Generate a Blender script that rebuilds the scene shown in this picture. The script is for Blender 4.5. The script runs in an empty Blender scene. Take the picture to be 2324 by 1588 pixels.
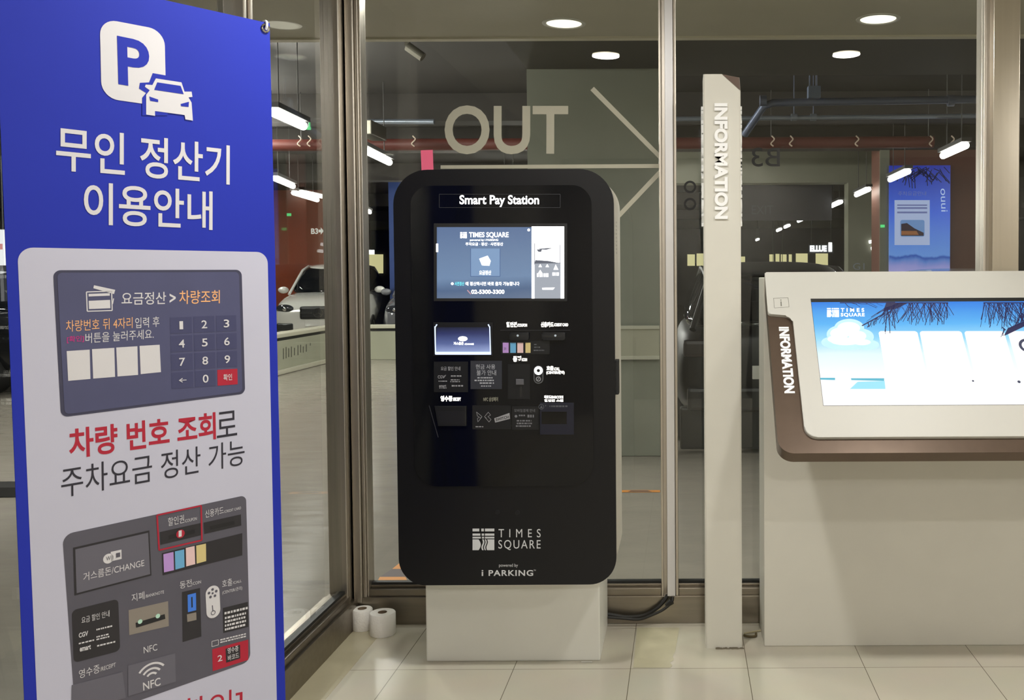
import bpy, bmesh, math, random
from mathutils import Vector, Matrix
random.seed(7)
SC = bpy.context.scene
COL = SC.collection
# ------------------------------------------------------------------ camera
W, H = 2324, 1588
F, PX, PY = 2200.0, 1550.0, 697.0
PITCH, ROLL = math.radians(2.0), -0.005
EYE = Vector((0, 0, 1.5))
_d = Vector((0, math.cos(PITCH), -math.sin(PITCH)))
_r0 = Vector((1, 0, 0)); _u0 = Vector((0, math.sin(PITCH), math.cos(PITCH)))
_r = _r0 * math.cos(ROLL) + _u0 * math.sin(ROLL)
_u = _u0 * math.cos(ROLL) - _r0 * math.sin(ROLL)
cd = bpy.data.cameras.new('camera'); cam = bpy.data.objects.new('camera', cd); COL.objects.link(cam)
cd.sensor_width = 36; cd.lens = F * 36 / W
cd.shift_x = (W / 2 - PX) / W; cd.shift_y = -(H / 2 - PY) / W
cd.clip_start = 0.05; cd.clip_end = 200
m = Matrix((_r, _u, -_d)).transposed().to_4x4(); m.translation = EYE
cam.matrix_world = m
SC.camera = cam
# ------------------------------------------------------------------ world, exposure
SC.view_settings.view_transform = 'Standard'
SC.view_settings.look = 'None'
SC.view_settings.exposure = 0.0
SC.view_settings.gamma = 1.0
SC.view_settings.use_curve_mapping = False
SC.cycles.transparent_max_bounces = 24
SC.cycles.max_bounces = 8
SC.cycles.sample_clamp_indirect = 6.0
wd = bpy.data.worlds.new('world'); SC.world = wd; wd.use_nodes = True
wd.node_tree.nodes['Background'].inputs[0].default_value = (0.5, 0.5, 0.48, 1)
wd.node_tree.nodes['Background'].inputs[1].default_value = 0.02
ROOM_W = 30.0       # watts of the interior downlight beside the pay station
ROOM_W2 = 20.0      # the downlight before the desk and one added fill lamp
CANOPY_W = 14.0     # added unseen downlights under the canopy outside the glass
TUBE = 14.0         # radiance of the garage tubes

# ------------------------------------------------------------------ geometry of the photograph
def ray(x, y):
    return _d + _r * ((x - PX) / F) - _u * ((y - PY) / F)
def atY(x, y, Y):
    d = ray(x, y); return EYE + d * ((Y - EYE.y) / d.y)
def atZ(x, y, Z):
    d = ray(x, y); return EYE + d * ((Z - EYE.z) / d.z)
def atX(x, y, X):
    d = ray(x, y); return EYE + d * ((X - EYE.x) / d.x)

class Plane:
    """A flat face in the room: origin, right, up; n points to the viewer's side."""
    def __init__(s, o, u, v):
        s.o = Vector(o); s.u = Vector(u).normalized(); s.v = Vector(v).normalized(); s.n = s.u.cross(s.v).normalized()
    def uv(s, x, y):
        d = ray(x, y); t = (s.o - EYE).dot(s.n) / d.dot(s.n); p = EYE + d * t - s.o
        return (p.dot(s.u), p.dot(s.v))
    def pt(s, a, b, lift=0.0):
        return s.o + s.u * a + s.v * b + s.n * lift

# ------------------------------------------------------------------ materials
def lin(c):
    out = []
    for v in c[:3]:
        v = v / 255.0
        out.append(v / 12.92 if v <= 0.04045 else ((v + 0.055) / 1.055) ** 2.4)
    return (*out, 1.0)
_mats = {}
def mat(name, rgb, rough=0.5, metal=0.0, spec=0.5, emit=0.0, var=0.0, scale=30.0, bump=0.0, stretch=None, coat=0.0):
    if name in _mats: return _mats[name]
    M = bpy.data.materials.new(name); M.use_nodes = True; nt = M.node_tree; b = nt.nodes['Principled BSDF']
    c = lin(rgb)
    b.inputs['Base Color'].default_value = c
    b.inputs['Roughness'].default_value = rough; b.inputs['Metallic'].default_value = metal
    b.inputs['Specular IOR Level'].default_value = spec
    b.inputs['Coat Weight'].default_value = coat
    if emit:
        b.inputs['Emission Color'].default_value = c; b.inputs['Emission Strength'].default_value = emit
        b.inputs['Base Color'].default_value = (c[0] * .1, c[1] * .1, c[2] * .1, 1)
    if var or bump:
        tc = nt.nodes.new('ShaderNodeTexCoord'); mp = nt.nodes.new('ShaderNodeMapping'); nz = nt.nodes.new('ShaderNodeTexNoise')
        nt.links.new(tc.outputs['Object'], mp.inputs[0]); nt.links.new(mp.outputs[0], nz.inputs['Vector'])
        nz.inputs['Scale'].default_value = scale; nz.inputs['Detail'].default_value = 4
        if stretch: mp.inputs['Scale'].default_value = stretch
        if var:
            rp = nt.nodes.new('ShaderNodeValToRGB'); nt.links.new(nz.outputs['Fac'], rp.inputs[0])
            rp.color_ramp.elements[0].position = 0.3; rp.color_ramp.elements[1].position = 0.7
            rp.color_ramp.elements[0].color = tuple(v * (1 - var) for v in c[:3]) + (1,)
            rp.color_ramp.elements[1].color = tuple(min(1, v * (1 + var)) for v in c[:3]) + (1,)
            nt.links.new(rp.outputs[0], b.inputs['Base Color'])
        if bump:
            bp = nt.nodes.new('ShaderNodeBump'); bp.inputs['Strength'].default_value = bump; bp.inputs['Distance'].default_value = 0.02
            nt.links.new(nz.outputs['Fac'], bp.inputs['Height']); nt.links.new(bp.outputs[0], b.inputs['Normal'])
    _mats[name] = M
    return M

def glass_mat(name, tint=(0.93, 0.95, 0.93), r0=0.026, rough=0.0):
    M = bpy.data.materials.new(name); M.use_nodes = True; nt = M.node_tree; nt.nodes.clear()
    out = nt.nodes.new('ShaderNodeOutputMaterial'); mx = nt.nodes.new('ShaderNodeMixShader')
    tr = nt.nodes.new('ShaderNodeBsdfTransparent'); gl = nt.nodes.new('ShaderNodeBsdfGlossy')
    tr.inputs[0].default_value = (*tint, 1); gl.inputs['Roughness'].default_value = rough; gl.inputs[0].default_value = (1, 1, 1, 1)
    lw = nt.nodes.new('ShaderNodeLayerWeight'); lw.inputs[0].default_value = 0.5
    pw = nt.nodes.new('ShaderNodeMath'); pw.operation = 'POWER'; pw.inputs[1].default_value = 5
    ml = nt.nodes.new('ShaderNodeMath'); ml.operation = 'MULTIPLY_ADD'; ml.inputs[1].default_value = 0.9; ml.inputs[2].default_value = r0
    nt.links.new(lw.outputs['Facing'], pw.inputs[0]); nt.links.new(pw.outputs[0], ml.inputs[0])
    nt.links.new(ml.outputs[0], mx.inputs[0]); nt.links.new(tr.outputs[0], mx.inputs[1]); nt.links.new(gl.outputs[0], mx.inputs[2])
    nt.links.new(mx.outputs[0], out.inputs[0])
    return M

def ramp_screen(name, stops, strength, axis='Z'):
    """Lit display whose picture runs through colours from bottom to top."""
    M = bpy.data.materials.new(name); M.use_nodes = True; nt = M.node_tree; b = nt.nodes['Principled BSDF']
    tc = nt.nodes.new('ShaderNodeTexCoord'); sp = nt.nodes.new('ShaderNodeSeparateXYZ'); rp = nt.nodes.new('ShaderNodeValToRGB')
    nz = nt.nodes.new('ShaderNodeTexNoise'); nz.inputs['Scale'].default_value = 3.0; nz.inputs['Detail'].default_value = 5
    ad = nt.nodes.new('ShaderNodeMath'); ad.operation = 'MULTIPLY_ADD'; ad.inputs[1].default_value = 0.12; 
    sb = nt.nodes.new('ShaderNodeMath'); sb.operation = 'ADD'; sb.inputs[1].default_value = -0.06
    nt.links.new(tc.outputs['Generated'], sp.inputs[0]); nt.links.new(tc.outputs['Generated'], nz.inputs['Vector'])
    nt.links.new(nz.outputs['Fac'], ad.inputs[0]); nt.links.new(sp.outputs[axis], ad.inputs[2]); nt.links.new(ad.outputs[0], sb.inputs[0])
    nt.links.new(sb.outputs[0], rp.inputs[0])
    el = rp.color_ramp.elements
    el[0].position, el[0].color = stops[0][0], lin(stops[0][1])
    el[1].position, el[1].color = stops[-1][0], lin(stops[-1][1])
    for p, c in stops[1:-1]:
        e = el.new(p); e.color = lin(c)
    nt.links.new(rp.outputs[0], b.inputs['Emission Color']); b.inputs['Emission Strength'].default_value = strength
    b.inputs['Base Color'].default_value = (0.01, 0.01, 0.01, 1); b.inputs['Roughness'].default_value = 0.25
    return M

def tile_mat():
    M = bpy.data.materials.new('floor_tile'); M.use_nodes = True; nt = M.node_tree; b = nt.nodes['Principled BSDF']
    tc = nt.nodes.new('ShaderNodeTexCoord'); mp = nt.nodes.new('ShaderNodeMapping'); br = nt.nodes.new('ShaderNodeTexBrick')
    nt.links.new(tc.outputs['Object'], mp.inputs[0]); nt.links.new(mp.outputs[0], br.inputs['Vector'])
    j = atZ(1431, 1517, 0); T = atZ(1697, 1517, 0).x - j.x
    mp.inputs['Location'].default_value = (-j.x + T * 40, -j.y + T * 40, 0)
    br.offset = 0.0; br.squash = 1.0
    br.inputs['Scale'].default_value = 1.0; br.inputs['Brick Width'].default_value = T; br.inputs['Row Height'].default_value = T
    br.inputs['Mortar Size'].default_value = 0.0013; br.inputs['Mortar Smooth'].default_value = 0.1; br.inputs['Bias'].default_value = 0.0
    br.inputs['Color1'].default_value = lin((200, 194, 178)); br.inputs['Color2'].default_value = lin((196, 190, 175)); br.inputs['Mortar'].default_value = lin((96, 88, 72))
    nz = nt.nodes.new('ShaderNodeTexNoise'); nz.inputs['Scale'].default_value = 5; nz.inputs['Detail'].default_value = 6
    nt.links.new(tc.outputs['Object'], nz.inputs['Vector'])
    mx = nt.nodes.new('ShaderNodeMix'); mx.data_type = 'RGBA'; mx.blend_type = 'MULTIPLY'; mx.inputs[0].default_value = 0.10
    nt.links.new(br.outputs['Color'], mx.inputs[6]); nt.links.new(nz.outputs['Color'], mx.inputs[7])
    nt.links.new(mx.outputs[2], b.inputs['Base Color'])
    b.inputs['Roughness'].default_value = 0.16; b.inputs['Specular IOR Level'].default_value = 0.5
    return M

STEEL = mat('brushed_steel', (190, 182, 171), 0.36, 1.0, var=0.10, scale=60, stretch=(1, 1, 0.03))
STEEL2 = mat('satin_steel', (140, 132, 120), 0.34, 1.0, var=0.08, scale=50, stretch=(0.05, 1, 1))
CHROME = mat('polished_steel', (196, 192, 184), 0.12, 1.0)
DARKGASKET = mat('black_gasket', (28, 27, 25), 0.6)
GLASS = glass_mat('window_glass')
WHITEPAINT = mat('white_painted_metal', (222, 218, 206), 0.35, var=0.02, scale=8)
CREAM = mat('cream_painted_metal', (214, 211, 201), 0.4, var=0.02, scale=6)
OFFWHITE = mat('white_gloss_panel', (198, 196, 189), 0.45)
BLACKP = mat('black_painted_panel', (13, 13, 17), 0.35, spec=.35)
BLACKG = mat('black_glass_panel', (9, 10, 15), 0.08, spec=0.38)
BLACKM = mat('matte_black', (16, 16, 18), 0.55)
LETTER_W = mat('white_letter', (250, 250, 250), 0.4)
LIT = mat('lit_white_label', (255, 250, 240), 0.5, emit=2.2)
LITW = mat('lit_white_sign', (255, 255, 255), 0.5, emit=2.6)
CABLE = mat('black_rubber', (26, 24, 23), 0.45)
BLUE = mat('banner_blue_print', (34, 48, 164), 0.5, spec=.2, var=0.04, scale=2)
PRINT_W = mat('banner_white_print', (188, 188, 206), 0.5, spec=.3, var=0.02, scale=3)
PRINT_LET = mat('banner_pale_letter_print', (206, 204, 208), 0.5)
PRINT_NAVY = mat('banner_navy_print', (72, 74, 108), 0.45, var=0.05, scale=10)
PRINT_NAVY2 = mat('banner_key_print', (60, 62, 98), 0.45)
PRINT_EDGE = mat('banner_navy_edge_print', (56, 56, 80), 0.45)
PRINT_RED = mat('banner_red_print', (168, 18, 48), 0.5)
PRINT_DARK = mat('banner_dark_letter_print', (36, 34, 48), 0.5)
PRINT_ORANGE = mat('banner_orange_print', (232, 172, 118), 0.5)
PRINT_MAGENTA = mat('banner_magenta_print', (170, 40, 120), 0.5)
PRINT_GREY = mat('banner_charcoal_print', (82, 80, 92), 0.45, var=0.04, scale=10)
PRINT_GREY2 = mat('banner_light_charcoal_print', (96, 94, 106), 0.45)
PRINT_BLK = mat('banner_black_print', (34, 32, 38), 0.45)
PRINT_TAUPE = mat('banner_taupe_print', (132, 124, 116), 0.45)
PRINT_BLUE2 = mat('banner_light_blue_print', (60, 120, 220), 0.45)
C_PURPLE = mat('purple_note_print', (178, 140, 206), 0.5); C_SKY = mat('sky_note_print', (100, 164, 206), 0.5)
C_PINK = mat('pink_note_print', (222, 190, 190), 0.5); C_TAN = mat('tan_note_print', (206, 188, 130), 0.5)
GREYTXT = mat('grey_print', (150, 150, 156), 0.5)

# ------------------------------------------------------------------ object helpers
def base_of(o):
    v = Vector((0, 0, 0))
    while o is not None:
        v = v + o.location; o = o.parent
    return v
def obj(name, bm, material, parent=None, local=False, smooth=False):
    """Links a bmesh as one object. Coordinates are world ones unless local."""
    if parent is not None and not local:
        bmesh.ops.translate(bm, verts=bm.verts, vec=-base_of(parent))
    bm.normal_update()
    me = bpy.data.meshes.new(name); bm.to_mesh(me); bm.free()
    if smooth:
        me.polygons.foreach_set('use_smooth', [True] * len(me.polygons))
        me.set_sharp_from_angle(angle=math.radians(38))
    for mm in (material if isinstance(material, (list, tuple)) else [material]): me.materials.append(mm)
    o = bpy.data.objects.new(name, me); COL.objects.link(o)
    if parent is not None: o.parent = parent
    return o
def thing(name, label, cat, loc, group=None, rotz=0.0):
    o = bpy.data.objects.new(name, None); COL.objects.link(o); o.empty_display_size = 0.1
    o.location = loc; o.rotation_euler = (0, 0, rotz); o['label'] = label; o['category'] = cat
    if group: o['group'] = group
    return o
def tag(o, label, cat, group=None):
    o['label'] = label; o['category'] = cat
    if group: o['group'] = group
    return o
def struct(name, bm, material, parent=None, smooth=False):
    o = obj(name, bm, material, parent, smooth=smooth)
    if parent is None: o['kind'] = 'structure'
    return o
def relabel_part(o, text): o['label'] = text; return o
def copy_tree(o, parent=None):
    c = o.copy(); COL.objects.link(c); c.parent = parent
    for ch in list(o.children): copy_tree(ch, c)
    return c

def BM(): return bmesh.new()
def bx(bm, x0, x1, y0, y1, z0, z1, bev=0.0):
    r = bmesh.ops.create_cube(bm, size=1.0); vs = r['verts']
    for v in vs:
        v.co = Vector(((x0 + x1) / 2 + v.co.x * (x1 - x0), (y0 + y1) / 2 + v.co.y * (y1 - y0), (z0 + z1) / 2 + v.co.z * (z1 - z0)))
    if bev:
        es = list({e for v in vs for e in v.link_edges})
        bmesh.ops.bevel(bm, geom=es, offset=bev, segments=2, affect='EDGES', profile=0.6)
    return bm
def box(x0, x1, y0, y1, z0, z1, bev=0.0): return bx(BM(), x0, x1, y0, y1, z0, z1, bev)
def cyl(bm, p0, p1, r0, r1=None, n=20, caps=True):
    r1 = r0 if r1 is None else r1
    p0 = Vector(p0); p1 = Vector(p1); ax = (p1 - p0).normalized()
    a = ax.orthogonal().normalized(); b = ax.cross(a)
    A = [bm.verts.new(p0 + (a * math.cos(t) + b * math.sin(t)) * r0) for t in [2 * math.pi * i / n for i in range(n)]]
    B = [bm.verts.new(p1 + (a * math.cos(t) + b * math.sin(t)) * r1) for t in [2 * math.pi * i / n for i in range(n)]]
    for i in range(n): bm.faces.new((A[i], A[(i + 1) % n], B[(i + 1) % n], B[i]))
    if caps: bm.faces.new(A[::-1]); bm.faces.new(B)
    return bm
def tube(bm, pts, r, n=12):
    pts = [Vector(p) for p in pts]; rings = []
    prev = None
    for i, p in enumerate(pts):
        t = (pts[min(i + 1, len(pts) - 1)] - pts[max(i - 1, 0)]).normalized()
        a = t.orthogonal().normalized() if prev is None else (prev - t * prev.dot(t)).normalized()
        prev = a; b = t.cross(a)
        rings.append([bm.verts.new(p + (a * math.cos(q) + b * math.sin(q)) * r) for q in [2 * math.pi * k / n for k in range(n)]])
    for A, B in zip(rings, rings[1:]):
        for k in range(n): bm.faces.new((A[k], A[(k + 1) % n], B[(k + 1) % n], B[k]))
    bm.faces.new(rings[0][::-1]); bm.faces.new(rings[-1])
    return bm
def smooth_path(pts, n=8):
    pts = [Vector(p) for p in pts]; out = []
    P = [pts[0] * 2 - pts[1]] + pts + [pts[-1] * 2 - pts[-2]]
    for i in range(1, len(P) - 2):
        for k in range(n):
            t = k / n
            out.append(0.5 * ((2 * P[i]) + (P[i + 1] - P[i - 1]) * t + (2 * P[i - 1] - 5 * P[i] + 4 * P[i + 1] - P[i + 2]) * t * t + (3 * P[i] - P[i - 1] - 3 * P[i + 1] + P[i + 2]) * t ** 3))
    out.append(pts[-1]); return out
def lathe(bm, c, prof, n=32):
    """prof: (radius, z) from bottom to top about the vertical through c."""
    c = Vector(c); rings = []
    for r, z in prof:
        rings.append([bm.verts.new(c + Vector((r * math.cos(t), r * math.sin(t), z))) for t in [2 * math.pi * k / n for k in range(n)]])
    for A, B in zip(rings, rings[1:]):
        for k in range(n): bm.faces.new((A[k], A[(k + 1) % n], B[(k + 1) % n], B[k]))
    return bm, rings
def round_poly(pts, r, n=6):
    """Rounds the corners of a 2D polygon; r a number or one per corner."""
    out = []; L = len(pts)
    for i in range(L):
        rr = r[i] if isinstance(r, (list, tuple)) else r
        p = Vector(pts[i]); a = Vector(pts[i - 1]) - p; b = Vector(pts[(i + 1) % L]) - p
        if rr <= 0: out.append(tuple(p)); continue
        la, lb = a.length, b.length; a.normalize(); b.normalize()
        ang = a.angle(b); d = min(rr / math.tan(ang / 2), la * .49, lb * .49); rr = d * math.tan(ang / 2)
        c = p + (a + b).normalized() * (rr / math.sin(ang / 2))
        s = p + a * d - c; e = p + b * d - c
        a0 = math.atan2(s.y, s.x); a1 = math.atan2(e.y, e.x); da = (a1 - a0 + math.pi) % (2 * math.pi) - math.pi
        for k in range(n + 1):
            t = a0 + da * k / n; out.append((c.x + rr * math.cos(t), c.y + rr * math.sin(t)))
    return out
def prism(bm, P, poly, z0, z1, bev=0.0):
    """Extrudes a polygon given in the plane's own metres from lift z0 to lift z1 along its normal."""
    area = sum(poly[i][0] * poly[(i + 1) % len(poly)][1] - poly[(i + 1) % len(poly)][0] * poly[i][1] for i in range(len(poly)))
    if area < 0: poly = poly[::-1]
    B = [bm.verts.new(P.pt(a, b, z0)) for a, b in poly]; T = [bm.verts.new(P.pt(a, b, z1)) for a, b in poly]
    n = len(poly)
    top = bm.faces.new(T); bm.faces.new(B[::-1])
    for i in range(n): bm.faces.new((B[i], B[(i + 1) % n], T[(i + 1) % n], T[i]))
    if bev: bmesh.ops.bevel(bm, geom=list(top.edges), offset=bev, segments=3, affect='EDGES', profile=0.6)
    return bm
def flat(bm, P, poly, lift):
    area = sum(poly[i][0] * poly[(i + 1) % len(poly)][1] - poly[(i + 1) % len(poly)][0] * poly[i][1] for i in range(len(poly)))
    if area < 0: poly = poly[::-1]
    bm.faces.new([bm.verts.new(P.pt(a, b, lift)) for a, b in poly]); return bm
def quad(P, pts): return [P.uv(x, y) for x, y in pts]
def rect(P, x0, y0, x1, y1): return quad(P, [(x0, y1), (x1, y1), (x1, y0), (x0, y0)])
def stroke(bm, P, pts, w, lift):
    """A line of width w metres along plane points."""
    for a, b in zip(pts, pts[1:]):
        a = Vector(a); b = Vector(b); d = (b - a)
        if d.length < 1e-6: continue
        d.normalize(); n = Vector((-d.y, d.x)) * w / 2; a = a - d * w * .0; b = b + d * w * .0
        flat(bm, P, [tuple(a - n), tuple(b - n), tuple(b + n), tuple(a + n)], lift)
    return bm
def ring(bm, P, c, r0, r1, lift, n=32, a0=0, a1=2 * math.pi):
    A = []
    for k in range(n + 1):
        t = a0 + (a1 - a0) * k / n; A.append((math.cos(t), math.sin(t)))
    for p, q in zip(A, A[1:]):
        flat(bm, P, [(c[0] + p[0] * r0, c[1] + p[1] * r0), (c[0] + p[0] * r1, c[1] + p[1] * r1), (c[0] + q[0] * r1, c[1] + q[1] * r1), (c[0] + q[0] * r0, c[1] + q[1] * r0)], lift)
    return bm
def disc(P, c, r, n=28): return [(c[0] + r * math.cos(2 * math.pi * k / n), c[1] + r * math.sin(2 * math.pi * k / n)) for k in range(n)]

_glyphs = {}
def glyphs(body, bold=0.0, extrude=0.0, spacing=1.0):
    key = (body, bold, extrude, spacing)
    if key not in _glyphs:
        c = bpy.data.curves.new('type', 'FONT'); c.body = body; c.offset = bold; c.extrude = extrude; c.space_character = spacing; c.resolution_u = 5
        o = bpy.data.objects.new('type', c); COL.objects.link(o)
        bpy.context.view_layer.update()
        me = bpy.data.meshes.new_from_object(o.evaluated_get(bpy.context.evaluated_depsgraph_get()))
        vs = [tuple(v.co) for v in me.vertices]; fs = [tuple(p.vertices) for p in me.polygons]
        bpy.data.objects.remove(o); bpy.data.curves.remove(c); bpy.data.meshes.remove(me)
        xs = [v[0] for v in vs]; ys = [v[1] for v in vs]
        _glyphs[key] = (vs, fs, min(xs), max(xs), min(ys), max(ys))
    return _glyphs[key]
def write(bm, P, body, bl, br, tl, lift, bold=0.0, depth=0.0, metres=False, spacing=1.0, flip=False):
    """Lays the ink box of a line of type onto the plane: bl, br, tl are its corners (photo pixels, or plane metres)."""
    vs, fs, x0, x1, y0, y1 = glyphs(body, bold, 0.5 if depth else 0.0, spacing)
    if not metres: bl, br, tl = P.uv(*bl), P.uv(*br), P.uv(*tl)
    bl, br, tl = Vector(bl), Vector(br), Vector(tl); du, dv = br - bl, tl - bl
    out = []
    for x, y, z in vs:
        q = bl + du * ((x - x0) / (x1 - x0)) + dv * ((y - y0) / (y1 - y0))
        out.append(bm.verts.new(P.pt(q.x, q.y, lift + (z + 0.5) * depth if depth else lift)))
    for f in fs:
        try: bm.faces.new([out[i] for i in f])
        except ValueError: pass
    return bm
def line(bm, P, body, x0, y0, x1, y1, lift, bold=0.0, depth=0.0, slope=0.0, spacing=1.0):
    """Type in the pixel box x0..x1, y0..y1 (top, bottom); slope in px of rise of the right end downwards."""
    return write(bm, P, body, (x0, y1), (x1, y1 + slope), (x0, y0), lift, bold, depth, spacing=spacing)
def smudge(bm, P, x0, y0, x1, y1, lift, rows=1, seed=1, fill=0.55):
    """Rows of tiny print too small to read."""
    rnd = random.Random(seed); hh = (y1 - y0) / rows
    for r in range(rows):
        x = x0 + rnd.uniform(0, 3); ya = y0 + r * hh; yb = ya + hh * fill
        end = x1 - rnd.uniform(0, (x1 - x0) * .2)
        while x < end:
            w = min(rnd.uniform(2.0, 6.5), end - x + .5); flat(bm, P, rect(P, x, ya, x + w, yb), lift); x += w + rnd.uniform(0.8, 2.2)
    return bm

# ------------------------------------------------------------------ the room
def X(px, Y, y=750): return atY(px, y, Y).x
Z_BACK = 4.11
XL = (atZ(661, 1588, 0).x + atZ(799, 1432, 0).x) / 2          # inner face of the left glazing's plinth
HB = atY(1000, 1355, Z_BACK).z                                 # height of the plinth
fl = struct('floor', box(XL - 0.1, 4.5, -3.2, 4.13, -0.12, 0.0), tile_mat())
j0 = atZ(1431, 1517, 0)
PATCH = mat('yellowed_tile', (192, 186, 158), 0.3, var=0.05, scale=12)
pm = BM()
FP = Plane((0, 0, 0), (1, 0, 0), (0, 1, 0))
a, b_, c, d = [FP.uv(*p) for p in [(1437, 1515), (1533, 1515), (1542, 1424), (1446, 1424)]]
rg = [a, (b_[0] - .02, b_[1]), (b_[0] - .012, b_[1] + .02), (b_[0] - .022, b_[1] + .05), (b_[0] - .006, b_[1] + .075), (b_[0] - .012, b_[1] + .11), (b_[0] - .002, b_[1] + .16), c, d]
flat(pm, FP, rg, 0.0008)
obj('floor_patch', pm, PATCH, fl)
bm = box(XL, XL + 0.125, -3.0, 4.11, 0.0, 0.0012); obj('floor_border', bm, mat('border_tile', (176, 168, 142), 0.2, var=0.04, scale=8), fl)

GFLOOR = mat('garage_floor_paint', (150, 143, 132), 0.20, var=0.06, scale=5.0, bump=0.30, stretch=(.5, 1, 1))
nt = GFLOOR.node_tree
gf = struct('floor_garage', box(-30, 16, -4, 60, -0.2, -0.004), GFLOOR)
struct('ceiling', box(XL - 0.1, 4.5, -3.2, 4.25, 2.86, 2.96), mat('interior_ceiling', (205, 200, 188), 0.7))
struct('wall_rear', box(XL - 0.1, 4.5, -3.35, -3.2, 0, 2.9), mat('interior_wall', (168, 163, 152), 0.6))
struct('wall_right', box(4.5, 4.65, -3.35, 4.3, 0, 2.96), mat('interior_wall_side', (180, 174, 162), 0.6))
struct('wall_left', box(XL - 0.14, XL - 0.04, -3.2, 0.3, 0, 2.86), mat('interior_wall', (168, 163, 152), 0.6))

xr0, xr1 = X(2225, 4.15), X(2249, 4.15)
xc0, xc1 = X(2251, 4.10), X(2311, 4.10)
xp0, xp1 = X(1498, 4.13), X(1537, 4.13)
struct('baseboard_back', box(XL - 0.06, 4.5, Z_BACK, 4.25, 0, HB, 0.002), STEEL2)
struct('baseboard_left', box(XL - 0.14, XL, 0.3, Z_BACK - 0.001, 0, HB, 0.002), STEEL2)
# corner post: fins of the left stile, then the back stile
cp = BM()
yA = atX(737, 750, XL - 0.10).y
for (ya, yb, xo) in ((yA, yA + .075, -.022), (yA + .082, yA + .13, -.004), (yA + .14, Z_BACK - .01, -.012)):
    bx(cp, XL - 0.10, XL + xo, ya, yb, HB - .02, 2.86, 0.004)
xs = X(829, 4.13, 760)
bx(cp, XL - 0.10, XL + .018, Z_BACK - .01, 4.20, HB - .02, 2.86, 0.004)
bx(cp, XL + .019, xs - .008, Z_BACK + .006, 4.20, HB - .02, 2.86, 0.003)
bx(cp, xs - .008, xs, Z_BACK + .015, 4.20, HB - .02, 2.86, 0.002)
bx(cp, XL - 0.09, XL + .01, yA + .06, 4.19, HB - .02, 2.86)
struct('trim_1', cp, STEEL)
mp_ = BM()
bx(mp_, xp0, xp1, 4.14, 4.23, HB - .02, 2.86, 0.003)
bx(mp_, xp0, xp0 + .010, 4.118, 4.145, HB - .02, 2.86, 0.002)
bx(mp_, xp1 - .012, xp1, 4.118, 4.145, HB - .02, 2.86, 0.002)
struct('trim_2', mp_, STEEL)
rp = BM()
bx(rp, xr0, xr1, 4.15, 4.23, HB - .02, 2.86, 0.003)
bx(rp, xr0 + .001, xr0 + .012, 4.12, 4.155, HB - .02, 2.86, 0.002)
struct('trim_3', rp, STEEL)
struct('column_steel', box(xc0, xc1, 4.10, 4.24, 0, 2.86, 0.003), mat('column_steel', (196, 188, 174), 0.20, 1.0, var=0.05, scale=40, stretch=(1, 1, 0.03)))
# second mullion of the left wall, behind the top of the banner
lm = BM()
ya, yb = atX(491, 20, XL - .10).y, atX(562, 20, XL - .03).y
for k in range(3):
    q = ya + (yb - ya) * k / 3; bx(lm, XL - .10, XL - .01 - .01 * (k % 2), q, q + (yb - ya) / 3 - .006, HB - .02, 2.86, 0.004)
struct('trim_4', lm, STEEL)

def pane(name, x0, x1, y0, y1, z0=HB + .05, z1=2.86):
    return struct(name, box(x0, x1, y0, y1, z0, z1), GLASS)
HR = atY(1000, 1323, 4.15).z
w1 = pane('window_1', xs, xp0, 4.170, 4.180)
w2 = pane('window_2', xp1, xr0, 4.170, 4.180)
w3 = pane('window_3', xc1, 4.5, 4.170, 4.180)
w4 = pane('window_4', XL - .055, XL - .045, yb, yA)
w5 = pane('window_5', XL - .055, XL - .045, 0.3, ya)
def rail(win, x0, x1):
    bm = BM()
    bx(bm, x0, x1, 4.125, 4.225, HB - .002, HR - .018, 0.003)
    bx(bm, x0, x1, 4.150, 4.200, HR - .018, HR - .006, 0.002)
    obj('frame', bm, STEEL2, win)
    bm = BM(); bx(bm, x0, x1, 4.160, 4.190, HR - .006, HR + .002); obj('gasket', bm, DARKGASKET, win)
rail(w1, xs, xp0); rail(w2, xp1, xr0); rail(w3, xc1, 4.5)
for win, y0, y1 in ((w4, yb, yA), (w5, .3, ya)):
    bm = BM(); bx(bm, XL - .12, XL - .012, y0, y1, HB - .002, HR - .02, 0.003)
    bx(bm, XL - .10, XL - .03, y0, y1, HR - .02, HR - .008, 0.002); obj('frame', bm, STEEL2, win)
    bm = BM(); bx(bm, XL - .065, XL - .035, y0, y1, HR - .008, HR + .002); obj('gasket', bm, DARKGASKET, win)

# lettering stuck on the panes
GP = Plane((0, 4.1695, 0), (1, 0, 0), (0, 0, 1))
FROST = mat('frosted_film', (176, 172, 156), 0.7)
bm = BM(); line(bm, GP, 'OUT', 1009, 239, 1289, 350, 0.0006, bold=0.018)
obj('lettering', bm, FROST, w1)
bm = BM(); flat(bm, GP, quad(GP, [(1000, 383), (1497, 381), (1497, 372), (1000, 375)]), .0006)
flat(bm, GP, quad(GP, [(1340, 205), (1348, 197), (1498, 349), (1498, 363)]), .0006)
flat(bm, GP, quad(GP, [(1498, 383), (1498, 398), (1407, 494), (1402, 485)]), .0008)
obj('arrow_marking', bm, FROST, w1)
INK = mat('black_film', (20, 19, 17), 0.6)
bm = BM(); write(bm, GP, 'B3', (1770, 378), (1706, 378), (1770, 335), .0006, bold=0.0)
obj('lettering', bm, INK, w2)
bm = BM()
for cy in (424, 463): ring(bm, GP, GP.uv(1566, cy), .0175, .0265, .0006)
obj('ring_marking', bm, INK, w2)

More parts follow.
